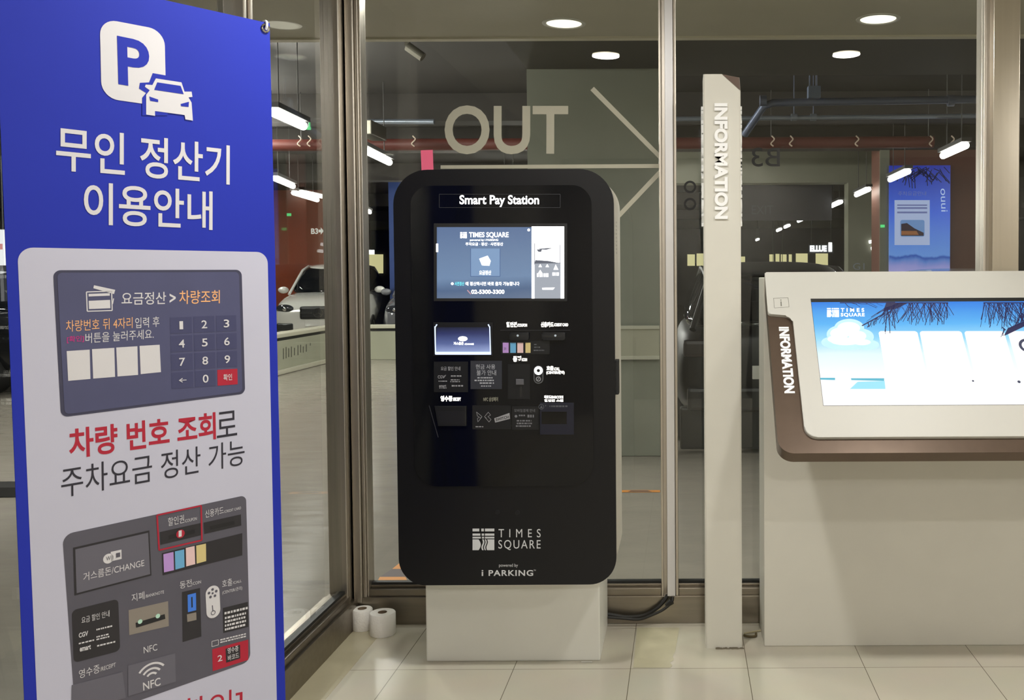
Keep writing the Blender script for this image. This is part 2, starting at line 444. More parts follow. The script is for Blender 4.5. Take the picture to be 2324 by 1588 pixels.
# ------------------------------------------------------------------ outside the glass: canopy, soffit, garage shell
ZA = 2.9
yf = atZ(1170, 88, ZA).y
CAN = mat('canopy_panel', (178, 172, 156), 0.55, var=0.04, scale=3)
ca = struct('ceiling_canopy', box(-3.8, 5.0, 4.26, yf, ZA, ZA + .2), CAN)
obj('edge_trim', box(-3.8, 5.0, yf - .05, yf + .01, ZA - .012, ZA + .2), mat('canopy_edge', (205, 198, 180), 0.5), ca)
YW = atZ(1480, 1034, 0).y
xw = X(1196, YW, 250)
ZS = atY(1193, 157, YW).z
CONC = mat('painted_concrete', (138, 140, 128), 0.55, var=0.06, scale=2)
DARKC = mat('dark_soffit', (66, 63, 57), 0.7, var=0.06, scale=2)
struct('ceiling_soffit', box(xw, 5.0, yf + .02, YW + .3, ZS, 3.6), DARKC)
cw = struct('wall_concrete', box(xw, X(1497, YW), YW, YW + .3, 0, ZS), CONC)
z0, z1 = atY(1450, 815, YW).z, atY(1450, 738, YW).z
obj('bumper_band', box(xw - .01, X(1497, YW), YW - .03, YW, z0, z1, .004), mat('bumper_band', (176, 174, 156), 0.5), cw)
bm = box(xw - .01, X(1497, YW), YW - .045, YW, z1 - .03, z1, .004); bx(bm, xw - .01, X(1497, YW), YW - .045, YW, z0 - .0, z0 + .03, .004)
obj('band_edge', bm, mat('band_edge', (196, 194, 178), 0.4), cw)
CEIL = mat('garage_ceiling', (48, 44, 40), 0.8, var=0.15, scale=1.0)
struct('ceiling_garage', box(-30, 16, YW + .3, 60, 3.6, 3.8), CEIL)
struct('ceiling_garage_side', box(-30, XL - .2, -4, YW + .3, 3.6, 3.8), CEIL)
struct('ceiling_garage_corner', box(XL - .2, xw, yf + .02, YW + .3, 3.6, 3.8), CEIL)
for k, yy in enumerate((11.32, 13.95, 18.35, 25.2, 32.0)):
    struct('beam_%d' % (k + 1), box(-22, 14, yy, yy + .35, 3.28, 3.6), CEIL)
NAVYW = mat('garage_far_wall', (28, 29, 36), 0.8, var=0.2, scale=0.6)
struct('wall_garage_far', box(-30, 16, 46, 46.3, 0, 3.6), NAVYW)
struct('wall_garage_left', box(-22.3, -22, -4, 46, 0, 3.6), mat('garage_side_wall', (120, 116, 110), 0.7, var=0.06, scale=1))
struct('wall_garage_right', box(14, 14.3, 4.3, 46, 0, 3.6), NAVYW)
ORANGE = mat('orange_brown_wall', (150, 66, 30), 0.6, var=0.08, scale=1.2)
ow = struct('wall_orange', box(X(540, 24, 620), X(800, 24, 620), 24, 24.6, 0, 3.6), ORANGE)
OP = Plane((0, 23.99, 0), (1, 0, 0), (0, 0, 1))
bm = BM(); line(bm, OP, 'B3', 706, 518, 722, 531, .002, bold=.03); flat(bm, OP, quad(OP, [(723, 527), (723, 521), (728, 521), (728, 516), (735, 524), (728, 532), (728, 527)]), .002)
obj('lettering', bm, mat('pale_sign_glow', (250, 250, 240), .5, emit=.7), ow)  # letters and arrow are given a glow of their own
struct('column_blue', box(X(884, 21, 600), X(930, 21, 600), 21, 21.6, 0, 3.6), mat('blue_column_paint', (36, 58, 110), 0.6))
# wall with the dark opening, right of the post
yo = 16.4
GREENW = mat('grey_green_wall', (128, 128, 112), 0.65, var=0.08, scale=1.2)
gw = BM()
bx(gw, X(1925, yo, 500), X(2040, yo, 500), yo, yo + .4, 0, 3.6)
bx(gw, X(1500, yo, 400), X(1925, yo, 500) - .001, yo, yo + .4, atY(1700, 415, yo).z, 3.6)
gwo = struct('wall_opening', gw, GREENW)
WP = Plane((0, yo - .005, 0), (1, 0, 0), (0, 0, 1))
bm = BM(); line(bm, WP, 'G1', 1936, 597, 1962, 612, .002); obj('lettering', bm, mat('pale_wall_paint', (150, 160, 170), .6), gwo)
yc = 14.2
BROWN = mat('brown_column_paint', (104, 66, 52), 0.6, var=0.05, scale=2)
cb = struct('column_brown', box(X(2002, yc, 500), X(2226, yc, 500), yc, yc + .8, 0, 3.6), BROWN)
obj('side_panel', box(X(1996, yc, 500), X(2018, yc, 500), yc - .02, yc, 0, 3.5), GREENW, cb)
# low kerb wall round the parking bays, left
LOWW = mat('low_wall_paint', (168, 168, 148), 0.5, var=0.05, scale=2)
pA, pB = atZ(640, 848, 0), atZ(825, 816, 0)
xl = (pA.x + atZ(758, 818, 0).x) / 2
hl = atY(860, 745, pB.y).z
lw = BM(); bx(lw, xl - .2, xl, 11.3, pB.y + .2, 0, hl - .05); bx(lw, xl + .001, xw - .6, pB.y, pB.y + .2, 0, hl - .05)
lwo = struct('wall_low', lw, LOWW)
cap = BM(); bx(cap, xl - .24, xl + .03, 11.3, pB.y + .24, hl, hl + .06, .01); bx(cap, xl + .031, xw - .6, pB.y - .03, pB.y + .24, hl, hl + .06, .01)
obj('coping', cap, mat('coping_paint', (200, 196, 176), .4), lwo)
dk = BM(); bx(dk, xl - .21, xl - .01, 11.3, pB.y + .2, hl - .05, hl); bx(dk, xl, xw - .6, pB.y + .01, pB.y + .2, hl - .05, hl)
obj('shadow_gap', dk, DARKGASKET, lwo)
kb = BM(); bx(kb, xl, xl + .06, 11.3, pB.y - .03, 0, .07, .01); obj('kerb', kb, mat('coping_paint', (200, 196, 176), .4), lwo)
LP = Plane((xl + .002, 0, 0), (0, 1, 0), (0, 0, 1))
bm = BM()
for (px_, y0_, y1_) in ((642, 790, 815), (648, 787, 813), (654, 790, 810), (660, 786, 810), (667, 789, 806), (675, 783, 806), (681, 782, 800), (687, 786, 800), (694, 781, 798), (703, 778, 784)):
    flat(bm, LP, quad(LP, [(px_, y1_), (px_ + 2.0, y1_), (px_ + 2.0, y0_), (px_, y0_)]), .002)
obj('lettering', bm, mat('dark_wall_print', (96, 96, 86), .6), lwo)
# painted marks on the garage floor
GF = Plane((0, 0, -.003), (1, 0, 0), (0, 1, 0))
HZ = mat('hazard_orange_paint', (222, 146, 66), 0.5); 
bm = BM(); flat(bm, GF, quad(GF, [(852, 1328), (862, 1309), (920, 1309), (930, 1328)]), .001); flat(bm, GF, quad(GF, [(890, 1291), (905, 1279), (960, 1279), (960, 1291)]), .001)
flat(bm, GF, quad(GF, [(1407, 1117), (1498, 1117), (1498, 1112), (1407, 1112)]), .001)
obj('hazard_marking', bm, HZ, gf)
bm = BM(); flat(bm, GF, quad(GF, [(862, 1309), (890, 1291), (960, 1291), (940, 1309)]), .001); flat(bm, GF, quad(GF, [(1425, 1116), (1480, 1116), (1470, 1113), (1432, 1113)]), .0015)
obj('hazard_stripe', bm, mat('hazard_dark_paint', (88, 74, 74), .5), gf)
# lit shop fronts at the far end
SHOP = mat('lit_shopfront', (238, 228, 170), .5, emit=.75)
wf = BM(); FW = Plane((0, 45.9, 0), (1, 0, 0), (0, 0, 1))
for (x0, x1, y0, y1) in ((1560, 1577, 577, 603), (1581, 1600, 575, 603), (1675, 1691, 582, 608), (1746, 1756, 577, 612), (1760, 1769, 576, 598), (1772, 1785, 577, 612), (1790, 1797, 577, 608), (1806, 1833, 575, 608), (1851, 1879, 575, 610), (828, 870, 577, 620)):
    flat(wf, FW, rect(FW, x0, y0, x1, y1), .01)
struct('window_6', wf, SHOP)

# ------------------------------------------------------------------ lamps
def downlight(label, c, z, watts, group, r=.098, em=1.6, warm=(255, 246, 228)):
    t = thing('ceiling_downlight', label, 'lamp', (c[0], c[1], z), group)
    bm = BM(); lathe(bm, (c[0], c[1], z), [(r, -.001), (r + .006, -.006), (r + .022, -.004), (r + .024, 0)], 40); obj('trim_ring', bm, OFFWHITE, t, smooth=True)
    bm = BM(); P = Plane((c[0], c[1], z - .0015), (1, 0, 0), (0, -1, 0)); flat(bm, P, disc(P, (0, 0), r, 40), 0)
    obj('diffuser', bm, mat('downlight_diffuser_%d' % warm[2], warm, .5, emit=em), t)
    if watts:
        L = bpy.data.lights.new('downlight_beam', 'AREA'); L.shape = 'DISK'; L.size = r * 2; L.energy = watts; L.color = (1.0, .985, .95)
        lo = bpy.data.objects.new('downlight_beam', L); COL.objects.link(lo); lo.parent = t; lo.location = (0, 0, -.012)
    return t
p = atZ(1280, 53, ZA); downlight('white round downlight in the canopy ceiling above the pay station', p, ZA, 0, 'canopy downlights')
p = atZ(1993, 43, ZA); downlight('white round downlight in the canopy ceiling above the information desk', p, ZA, 0, 'canopy downlights')
for k, x_ in enumerate((-1.1, .1, 1.3)):  # lamps added above the view to light the floor outside the glass
    downlight('added canopy downlight above the picture, %s' % ('by the corner post', 'by the steel mullion', 'by the steel column')[k], (x_, 4.66), ZA, CANOPY_W, 'added canopy downlights above the picture')
# interior downlights: two are mirrored in the glass, four unseen ones added for fill
for lab, x, y, wt in (('in front of the pay station', -.47, 2.29, ROOM_W), ('in front of the information desk', 1.02, 2.29, ROOM_W2), ('beyond the information desk, added for fill', 3.3, 2.3, ROOM_W2), ('beside the viewer, away from the banner, added for fill', 3.3, .3, 40), ('far behind the viewer, added for fill', 4.2, -2.0, 50), ('behind the viewer, added for fill', .43, -2.6, 92)):
    downlight('interior ceiling downlight ' + lab, (x, y), 2.86, wt, 'interior downlights', r=.083, em=22, warm=(255, 244, 210))
TUBEM = mat('lit_tube', (255, 252, 246), .5, emit=TUBE)
HOUS = mat('tube_housing', (70, 68, 66), .6)
TUBEM2 = mat('lit_tube_added', (255, 252, 246), .5, emit=330)  # strong glow for the unseen added tubes
def tube_lamp(label, a, b, group, rods=True, lit=TUBEM):
    a, b = Vector(a), Vector(b); mid = (a + b) / 2; d = (b - a).normalized()
    t = thing('tube_lamp', label, 'lamp', mid, group)
    up = Vector((0, 0, 1)); s = d.cross(up).normalized()
    P = Plane(a, d, s)
    bm = BM(); P2 = Plane(a + up * .045, d, s); prism(bm, P2 if P2.n.z > 0 else Plane(a + up * .045, d, -s), [(0, -.05), ((b - a).length, -.05), ((b - a).length, .05), (0, .05)], -.01, .03); obj('housing', bm, HOUS, t)
    bm = BM(); cyl(bm, a + d * .03, b - d * .03, .035, n=14); obj('tube', bm, lit, t, smooth=True)
    if rods:
        for q in (.2, .8):
            c = a.lerp(b, q); bm = BM(); cyl(bm, c + up * .05, (c.x, c.y, 3.598), .005, n=8); obj('suspension_rod', bm, HOUS, t)
ZT = 2.75
for lab, p, q in (
    ('long bright tube lamp at the upper right edge of the banner', (617, 253), (691, 287)),
    ('tube lamp hanging between the corner post and the pink note', (816, 335), (885, 369)),
    ('tube lamp close to the banner edge, below the red pipe', (622, 404), (666, 423)),
    ('tube lamp in front of the orange wall', (665, 437), (721, 454)),
    ('short tube lamp beside the blue column', (817, 471), (840, 482))):
    tube_lamp(lab, atZ(*p, ZT), atZ(*q, ZT), 'hanging garage tubes left of the pay station')
XR = 2.77
ords = ['first', 'second', 'third', 'fourth', 'fifth', 'sixth', 'seventh', 'eighth', 'ninth', 'tenth', 'eleventh']
for k, px_ in enumerate((2165, 2040, 1957, 1898, 1853, 1818, 1786, 1768, 1719)):
    yy = XR * F / (px_ - 1550); p = atY(px_, 620 - .452 * (px_ - 1550), yy)
    ln = min(1.1, yy * .09)
    tube_lamp('hanging tube lamp, %s from the steel column in the receding row' % ords[k], (p.x, yy - ln / 2, p.z), (p.x, yy + ln / 2, p.z), 'receding row of garage tubes', rods=True)
for lab, x, y, q in (('small lamp right of the letters G1, upper of two', 1977, 549, 16.36), ('small lamp right of the letters G1, lower of two', 1982, 564, 16.36)):
    p = atY(x, y, q); o = BM(); cyl(o, (p.x - .035, q, p.z), (p.x + .035, q, p.z + .01), .028, n=12)
    tag(obj('small_lamp', o, LITW), lab, 'lamp', 'small lamps beside the opening')
# unseen tubes added over the bays to brighten the garage
for k, (x, y) in enumerate(((-4.0, 8.8), (-4.7, 6.7), (-5.2, 11.0), (-6.6, 12.9), (-8.2, 16.2), (-9.8, 20.0), (-2.6, 14.6), (-4.2, 19.6), (6.5, 9.0))):
    zz = 2.62 if k in (6, 7) else 3.2
    tube_lamp('added garage tube lamp, out of sight', (x, y - .6, zz), (x, y + .6, zz), 'added unseen garage tubes', lit=TUBEM2)

# ------------------------------------------------------------------ pipes under the garage ceiling
CONDUIT = mat('blue_grey_conduit', (96, 106, 132), .4, .3)
RED = mat('red_pipe_paint', (92, 40, 32), .55)
def pipe(name, label, pts, r, material, group=None):
    return tag(obj(name, tube(BM(), pts, r), material, smooth=True), label, 'pipe', group)
y1 = 9.0
a = atY(1735, 233, y1); b = atY(2300, 224, y1)
t = thing('conduit', 'blue grey conduit with a junction box hanging above it', 'pipe', a, 'conduits under the garage ceiling')
obj('pipe', tube(BM(), [b, a + Vector((.08, 0, 0)), a + Vector((0, .05, -.02)), atY(1690, 305, y1 + .35)], .035), CONDUIT, t, smooth=True)
for px_ in (1732, 2158): 
    p = atY(px_, 226, y1); obj('clamp', cyl(BM(), p + Vector((-.03, 0, -.01)), p + Vector((.03, 0, -.01)), .05), CONDUIT, t)
p0, p1 = atY(1832, 225, y1), atY(1860, 198, y1)
bm = box(p0.x, p1.x, y1 - .08, y1 + .02, p0.z, p1.z, .004); obj('junction_box', bm, mat('box_blue_grey', (110, 124, 150), .4), t)
for px_ in (1838, 1853):
    p = atY(px_, 198, y1); obj('hanger_rod', cyl(BM(), p, (p.x, p.y, 3.6), .008), CONDUIT, t)
y2 = 9.9
a = atY(1530, 270, y2); b = atY(2300, 262, y2)
t = thing('conduit', 'thinner pale conduit running below the junction box pipe', 'pipe', a, 'conduits under the garage ceiling')
obj('pipe', tube(BM(), [a, b], .024), mat('pale_conduit', (140, 148, 160), .35, .5), t, smooth=True)
for px_ in (1802, 1846): 
    p = atY(px_, 266, y2); obj('hanger_rod', cyl(BM(), p, (p.x, p.y, 3.598), .005, n=8), CONDUIT, t); obj('clamp', cyl(BM(), p + Vector((-.03, 0, 0)), p + Vector((.03, 0, 0)), .036), mat('pale_conduit', (140, 148, 160), .35, .5), t)
y3 = 11.2
a = atY(560, 330, y3); b = atY(2118, 327, y3)
t = thing('sprinkler_main', 'thick red pipe crossing the garage below the ceiling', 'pipe', a)
obj('pipe', tube(BM(), [(a.x, y3, a.z), (b.x, y3, a.z)], .068), RED, t, smooth=True)
for px_ in (684, 706, 941, 1750, 1792, 1940, 2107, 2155):
    p = atY(px_, 322, y3)
    if px_ in (684, 1750, 2107): obj('hanger_rod', cyl(BM(), (p.x, y3, p.z), (p.x, y3, 3.598), .005, n=8), HOUS, t)
    bm = BM()
    tube(bm, smooth_path([(p.x, y3 - .075, p.z + .06), (p.x + .03, y3 - .08, p.z + .02), (p.x - .01, y3 - .085, p.z - .03), (p.x + .02, y3 - .08, p.z - .06)], 4), .008, 6); obj('hanger_clip', bm, mat('pale_clip', (210, 190, 170), .5), t)
y4 = 12.5
a = atY(830, 276, 11.0); b = atY(985, 276, 11.0)
bm = tube(BM(), [a, b], .03)
for q_ in (a,): cyl(bm, q_, (q_.x, q_.y, 3.598), .006, n=8)
tag(obj('conduit', bm, mat('pale_conduit', (140, 148, 160), .35, .5), smooth=True), 'pale conduit high behind the left of the letters OUT', 'pipe', 'conduits under the garage ceiling')
bm = box(X(815, 10, 280), X(850, 10, 280), 9.9, 10.4, atY(830, 308, 10).z, atY(830, 275, 10).z, .01)
tag(obj('duct_end', bm, mat('duct_metal', (120, 116, 104), .4, .5)), 'grey duct end under the ceiling beside the corner post', 'duct')
bm = BM(); a = atY(925, 105, 8.4); b = atY(960, 130, 8.4)
cyl(bm, a, b, .04); bx(bm, a.x - .02, a.x + .02, 8.38, 8.42, a.z, 3.6)
tag(obj('camera_bracket', bm, mat('duct_metal', (120, 116, 104), .4, .5)), 'small grey camera on a bracket in the dark above OUT', 'camera')

# ------------------------------------------------------------------ signs and the poster beyond the glass
PP = Plane((0, yc - .06, 0), (1, 0, 0), (0, 0, 1))
c0, c1 = PP.uv(2018, 646), PP.uv(2157, 375)
po = thing('light_poster', 'tall blue beach poster glowing on the brown column', 'poster', PP.pt(c0[0], c0[1]))
bm = BM(); prism(bm, PP, [(c0[0], c0[1]), (c1[0], c0[1]), (c1[0], c1[1]), (c0[0], c1[1])], -.05, 0)
obj('panel', bm, ramp_screen('poster_picture', [(0, (190, 176, 226)), (.16, (150, 152, 216)), (.21, (92, 130, 206)), (.235, (44, 84, 176)), (.25, (104, 150, 226)), (.6, (70, 108, 226)), (1, (36, 50, 160))], .8), po)
bm = BM(); flat(bm, PP, rect(PP, 2030, 454, 2110, 556), .004); card = obj('notice_card', bm, mat('poster_card', (176, 190, 230), .5, emit=.75), po)
bm = BM()
for (x0, y0, x1, y1) in ((2036, 464, 2104, 467), (2036, 470, 2104, 474), (2036, 480, 2104, 484)): flat(bm, PP, rect(PP, x0, y0, x1, y1), .006)
line(bm, PP, '주차요금안내', 2038, 434, 2102, 444, .006); obj('lettering', bm, mat('poster_card_print', (120, 130, 190), .5, emit=.6), po)
bm = BM(); flat(bm, PP, round_poly(rect(PP, 2043, 499, 2098, 537), .03), .006); pic = obj('car_picture', bm, mat('poster_picture_sky', (120, 160, 220), .5, emit=.6), po)
bm = BM(); flat(bm, PP, quad(PP, [(2045, 535), (2096, 535), (2096, 528), (2075, 518), (2058, 506), (2045, 508)]), .008); obj('hill_print', bm, mat('poster_dark_print', (60, 44, 60), .5, emit=.5), po)
bm = BM(); flat(bm, PP, quad(PP, [(2045, 533), (2085, 533), (2080, 524), (2045, 524)]), .010); obj('sand_print', bm, mat('poster_sand_print', (170, 110, 70), .5, emit=.5), po)
bm = BM()
for i in range(46):
    t_ = random.random(); q = (2052 + 92 * t_, 378 + 16 * random.random()); an = math.radians(random.uniform(200, 340)) ; l = random.uniform(14, 44)
    q2 = (min(2155, max(2022, q[0] + l * math.cos(an))), q[1] - l * math.sin(an)); stroke(bm, PP, [PP.uv(*q), PP.uv(*q2)], .012, .005)
obj('palm_print', bm, mat('poster_palm_print', (24, 26, 70), .5, emit=.5), po)
bm = BM(); write(bm, PP, 'ouui', (2134, 428), (2136, 480), (2148, 428), .006); obj('script_lettering', bm, mat('poster_pale_print', (190, 210, 250), .5, emit=.8), po)
pz = atY(1865, 563, 30)
SP = Plane((0, 30, 0), (1, 0, 0), (0, 0, 1))
sg = thing('shop_sign', 'bright white shop sign far behind the information desk', 'sign', SP.pt(*SP.uv(1865, 573)))
bm = BM(); prism(bm, SP, rect(SP, 1836, 555, 1892, 574), -.1, -.02); obj('panel', bm, mat('sign_back', (60, 62, 70), .6), sg)
bm = BM(); line(bm, SP, 'ELLUE', 1838, 557, 1876, 571, .02, bold=.06); line(bm, SP, '1', 1880, 550, 1888, 571, .02, bold=.06); obj('lettering', bm, LITW, sg)
bm = BM(); SQ = Plane((0, 38, 0), (1, 0, 0), (0, 0, 1)); prism(bm, SQ, rect(SQ, 1752, 599, 1779, 613), -.1, 0)
sb_ = thing('blue_sign', 'small dark blue sign above the black car roof', 'sign', SQ.pt(*SQ.uv(1765, 613)))
obj('panel', bm, mat('blue_sign_face', (40, 62, 130), .5, emit=.5), sb_)
bm = BM(); flat(bm, SQ, quad(SQ, [(1758, 610), (1773, 610), (1768, 606), (1764, 602), (1760, 607)]), .01); obj('emblem', bm, mat('blue_sign_mark', (120, 150, 210), .5, emit=.6), sb_)
SW = Plane((0, 39, 0), (1, 0, 0), (0, 0, 1)); lt_ = thing('lit_sign', 'small white lit sign above the yellow window, left of the pay station', 'sign', SW.pt(*SW.uv(838, 577)))
bm = BM(); prism(bm, SW, rect(SW, 827, 567, 848, 577), -.1, 0); obj('panel', bm, LITW, lt_)
c = SW.pt(*SW.uv(838, 568), -.05); bm = cyl(BM(), c, (c.x, c.y, 3.598), .012, n=8); obj('hanger_rod', bm, HOUS, lt_)
SL = Plane((0, 15, 0), (1, 0, 0), (0, 0, 1))
ls = thing('lane_sign', 'white and red lit sign cut off beyond the banner', 'sign', SL.pt(*SL.uv(0, 600)))
bm = BM(); prism(bm, SL, rect(SL, -60, 521, 8, 602), -.1, 0); obj('panel', bm, mat('lane_sign_face', (236, 236, 240), .5, emit=.9), ls)
bm = BM(); flat(bm, SL, rect(SL, -60, 553, 7, 566), .01); obj('red_band', bm, mat('lane_sign_red', (196, 84, 74), .5, emit=.8), ls)
for lab, x, y, yy in (('green exit light on the orange wall', 656, 487, 23.98), ('green exit light left of the blue poster', 2003, 513, 14.16), ('green exit light beside the first left tube lamp', 700, 291, 11.30)):
    p = atY(x, y, yy); r = .0014 * yy
    ebm = box(p.x - r * 1.4, p.x + r * 1.4, yy - .02, yy + .02, p.z - r, p.z + r)
    if yy == 11.30: cyl(ebm, (p.x, yy + .03, p.z), (p.x, yy + .03, 3.3), .012, n=8)
    tag(obj('exit_light', ebm, mat('exit_green', (90, 220, 130), .5, emit=1.0)), lab, 'light')
HR_ = mat('hanger_dark', (50, 50, 52), .6)
for par, P_, xs_ in ((sg, SP, (1842, 1886)), (sb_, SQ, (1755, 1776)), (ls, SL, (-50, 2))):
    for x in xs_:
        c = P_.pt(*P_.uv(x, 560 if par is not sb_ else 602), -.05); obj('hanger_rod', cyl(BM(), c, (c.x, c.y, 3.598), .012, n=8), HR_, par)
# dark board hanging in the opening
HB_ = Plane((0, 17.2, 0), (1, 0, 0), (0, 0, 1))
bm = BM(); prism(bm, HB_, rect(HB_, 1600, 417, 1888, 500), -.1, 0)
c = None
db = thing('hanging_board', 'large dark board hanging in the opening behind the lamps', 'board', HB_.pt(*HB_.uv(1740, 500)))
obj('panel', bm, mat('dark_board', (40, 40, 46), .6), db)
for x in (1640, 1850):
    c = HB_.pt(*HB_.uv(x, 430), -.05); obj('hanger_rod', cyl(BM(), c, (c.x, c.y, 3.598), .012, n=8), HR_, db)
bm = BM(); line(bm, HB_, 'EXIT', 1706, 466, 1755, 486, .004); obj('lettering', bm, mat('dark_board_print', (56, 58, 66), .6), db)

# ------------------------------------------------------------------ cars
TYRE = mat('tyre_rubber', (22, 22, 23), .7); RIM = mat('alloy_rim', (150, 150, 152), .3, .9); CGLASS = mat('car_glass', (12, 14, 18), .05)
LAMPG = mat('headlamp_glass', (44, 46, 50), .1); CHR = mat('car_chrome', (205, 205, 205), .12, 1.0); GRILLE = mat('car_grille', (20, 20, 22), .4); TAIL = mat('tail_lamp', (26, 10, 11), .4)
def loft(stations):
    """stations: (y, list of (x, z) from bottom centre to top centre); mirrored in x."""
    bm = BM(); rings = []
    for y, pts in stations:
        ring_ = [bm.verts.new((x, y, z)) for x, z in pts] + [bm.verts.new((-x, y, z)) for x, z in reversed(pts)]
        rings.append(ring_)
    for A, B in zip(rings, rings[1:]):
        n = len(A)
        for k in range(n): bm.faces.new((A[k], A[(k + 1) % n], B[(k + 1) % n], B[k]))
    bm.faces.new(rings[0][::-1]); bm.faces.new(rings[-1])
    bmesh.ops.recalc_face_normals(bm, faces=bm.faces)
    return bm
def subsurf(o, lv=2):
    md = o.modifiers.new('smooth', 'SUBSURF'); md.levels = lv; md.render_levels = lv
    o.data.polygons.foreach_set('use_smooth', [True] * len(o.data.polygons)); return o
def make_car(label, rgb, loc, rotz, hgt=1.62, group=None, rough=.18, key='', coat=.6, gap_panel=False):
    """A crossover, nose towards local -y, 4.5 m long, 1.86 m wide."""
    paint = mat('car_paint_' + key, rgb, rough, .25 if coat else 0, coat=coat)
    t = thing('car', label, 'car', loc, group, rotz)
    k = hgt / 1.62
    def sec(w, zb, zt, tuck=.88):
        return [(w * .5, zb), (w * tuck, zb + .02), (w, zb + .22), (w * 1.0, (zb + zt) * .56), (w * .95, zt - .05), (w * .72, zt), (w * .3, zt + .015)]
    st = [(-2.25, sec(.70, .34, .66)), (-2.21, sec(.80, .26, .78)), (-2.02, sec(.89, .22, .90)), (-1.6, sec(.92, .22, .98)), (-.95, sec(.93, .22, 1.04)), (0, sec(.93, .22, 1.06)), (1.2, sec(.93, .22, 1.08)), (1.9, sec(.92, .24, 1.08)), (2.18, sec(.86, .30, 1.02)), (2.25, sec(.74, .38, .94))]
    st = [(y, [(x, z * k) for x, z in s]) for y, s in st]
    subsurf(obj('body', loft(st), paint, t, local=True))
    def cab(wb, wt, zb, zt): return [(wb * .5, zb), (wb, zb + .01), (wb * .97, zb + (zt - zb) * .4), (wt, zt - .05), (wt * .86, zt), (wt * .4, zt + .02)]
    cs = [(-1.10, cab(.80, .78, 1.00, 1.04)), (-.45, cab(.84, .68, 1.0, 1.50)), (.1, cab(.85, .67, 1.0, 1.58)), (1.1, cab(.85, .66, 1.0, 1.56)), (1.75, cab(.84, .64, 1.0, 1.47)), (2.12, cab(.80, .74, 1.0, 1.06))]
    cs = [(y, [(x, z * k) for x, z in s]) for y, s in cs]
    subsurf(obj('cabin_glass', loft(cs), CGLASS, t, local=True))
    rs = [(-.42, [(.2, 1.475), (.56, 1.46), (.60, 1.475), (.52, 1.51), (.2, 1.525)]), (.1, [(.2, 1.56), (.58, 1.54), (.62, 1.555), (.54, 1.60), (.2, 1.615)]), (1.1, [(.2, 1.54), (.57, 1.52), (.61, 1.535), (.53, 1.58), (.2, 1.6)]), (1.75, [(.2, 1.45), (.54, 1.43), (.58, 1.445), (.5, 1.485), (.2, 1.50)])]
    rs = [(y, [(x, z * k) for x, z in s]) for y, s in rs]
    subsurf(obj('roof', loft(rs), paint, t, local=True))
    for s in (-1, 1):
        bm = BM(); tube(bm, [(s * .80, -1.08, 1.0 * k), (s * .655, -.42, 1.46 * k), (s * .635, .1, 1.545 * k), (s * .63, 1.1, 1.525 * k), (s * .61, 1.75, 1.43 * k), (s * .75, 2.1, 1.02 * k)], .028, 8); obj('roof_rail', bm, paint, t, local=True, smooth=True)
        bm = BM(); c = Vector((s * .66, -2.14, .76 * k))
        bmesh.ops.create_uvsphere(bm, u_segments=16, v_segments=10, radius=1.0, matrix=Matrix.Translation(c) @ Matrix.Rotation(s * .45, 4, 'Z') @ Matrix.Diagonal((.20, .10, .085, 1)))
        hl = obj('headlight', bm, LAMPG, t, local=True, smooth=True)
        bm = BM(); bmesh.ops.create_uvsphere(bm, u_segments=12, v_segments=8, radius=.05, matrix=Matrix.Translation(c + Vector((-s * .02, -.085, 0)))); obj('lens', bm, CHR, hl, local=True, smooth=True)
        bm = BM(); bx(bm, s * .64 - .16, s * .64 + .16, -2.25, -2.10, .36 * k, .50 * k, .03); obj('bumper_intake', bm, GRILLE, t, local=True)
        bm = BM(); bx(bm, s * .66 - .17, s * .66 + .17, 2.10, 2.25, .80 * k, .94 * k, .03); obj('tail_light', bm, TAIL, t, local=True)
        bm = BM(); bmesh.ops.create_uvsphere(bm, u_segments=12, v_segments=8, radius=1.0, matrix=Matrix.Translation((s * .99, -.72, 1.08 * k)) @ Matrix.Diagonal((.11, .06, .075, 1))); obj('mirror', bm, paint, t, local=True, smooth=True)
        for yw in (-1.38, 1.38):
            bm = BM(); cyl(bm, (s * .72, yw, .335), (s * .94, yw, .335), .335, n=36); bmesh.ops.bevel(bm, geom=[e for e in bm.edges if len(e.link_faces) == 2 and e.calc_face_angle(0) > 1], offset=.03, segments=2, affect='EDGES')
            w_ = obj('wheel', bm, TYRE, t, local=True, smooth=True)
            bm = BM(); P = Plane((s * .943, yw, .335), (0, 1, 0), (0, 0, 1)) if s > 0 else Plane((s * .943, yw, .335), (0, -1, 0), (0, 0, 1))
            ring(bm, P, (0, 0), .195, .225, 0); ring(bm, P, (0, 0), 0, .05, 0, 12)
            for q in range(5):
                an = q * 2 * math.pi / 5; stroke(bm, P, [(.04 * math.cos(an), .04 * math.sin(an)), (.20 * math.cos(an), .20 * math.sin(an))], .045, 0)
            obj('rim', bm, RIM, w_, local=True)
    bm = BM(); bx(bm, -.36, .36, -2.275, -2.15, .56 * k, .80 * k, .05); g = obj('grille', bm, GRILLE, t, local=True)
    bm = BM(); P = Plane((0, -2.282, .68 * k), (1, 0, 0), (0, 0, 1)); ring(bm, P, (0, 0), .078, .095, 0)
    for q in range(3):
        an = math.pi / 2 + q * 2 * math.pi / 3; stroke(bm, P, [(0, 0), (.085 * math.cos(an), .085 * math.sin(an))], .02, .001)
    obj('emblem', bm, CHR, g, local=True)
    bm = BM(); bx(bm, -.34, -.12, -2.285, -2.26, .665 * k, .695 * k); bx(bm, .12, .34, -2.285, -2.26, .665 * k, .695 * k); obj('grille_bar', bm, CHR, g, local=True)
    bm = BM(); bx(bm, -.42, .42, -2.255, -2.12, .27 * k, .40 * k, .04); obj('lower_grille', bm, GRILLE, t, local=True)
    bm = BM(); bx(bm, -.26, .26, -2.272, -2.24, .44 * k, .54 * k, .006); obj('license_plate', bm, OFFWHITE, t, local=True)
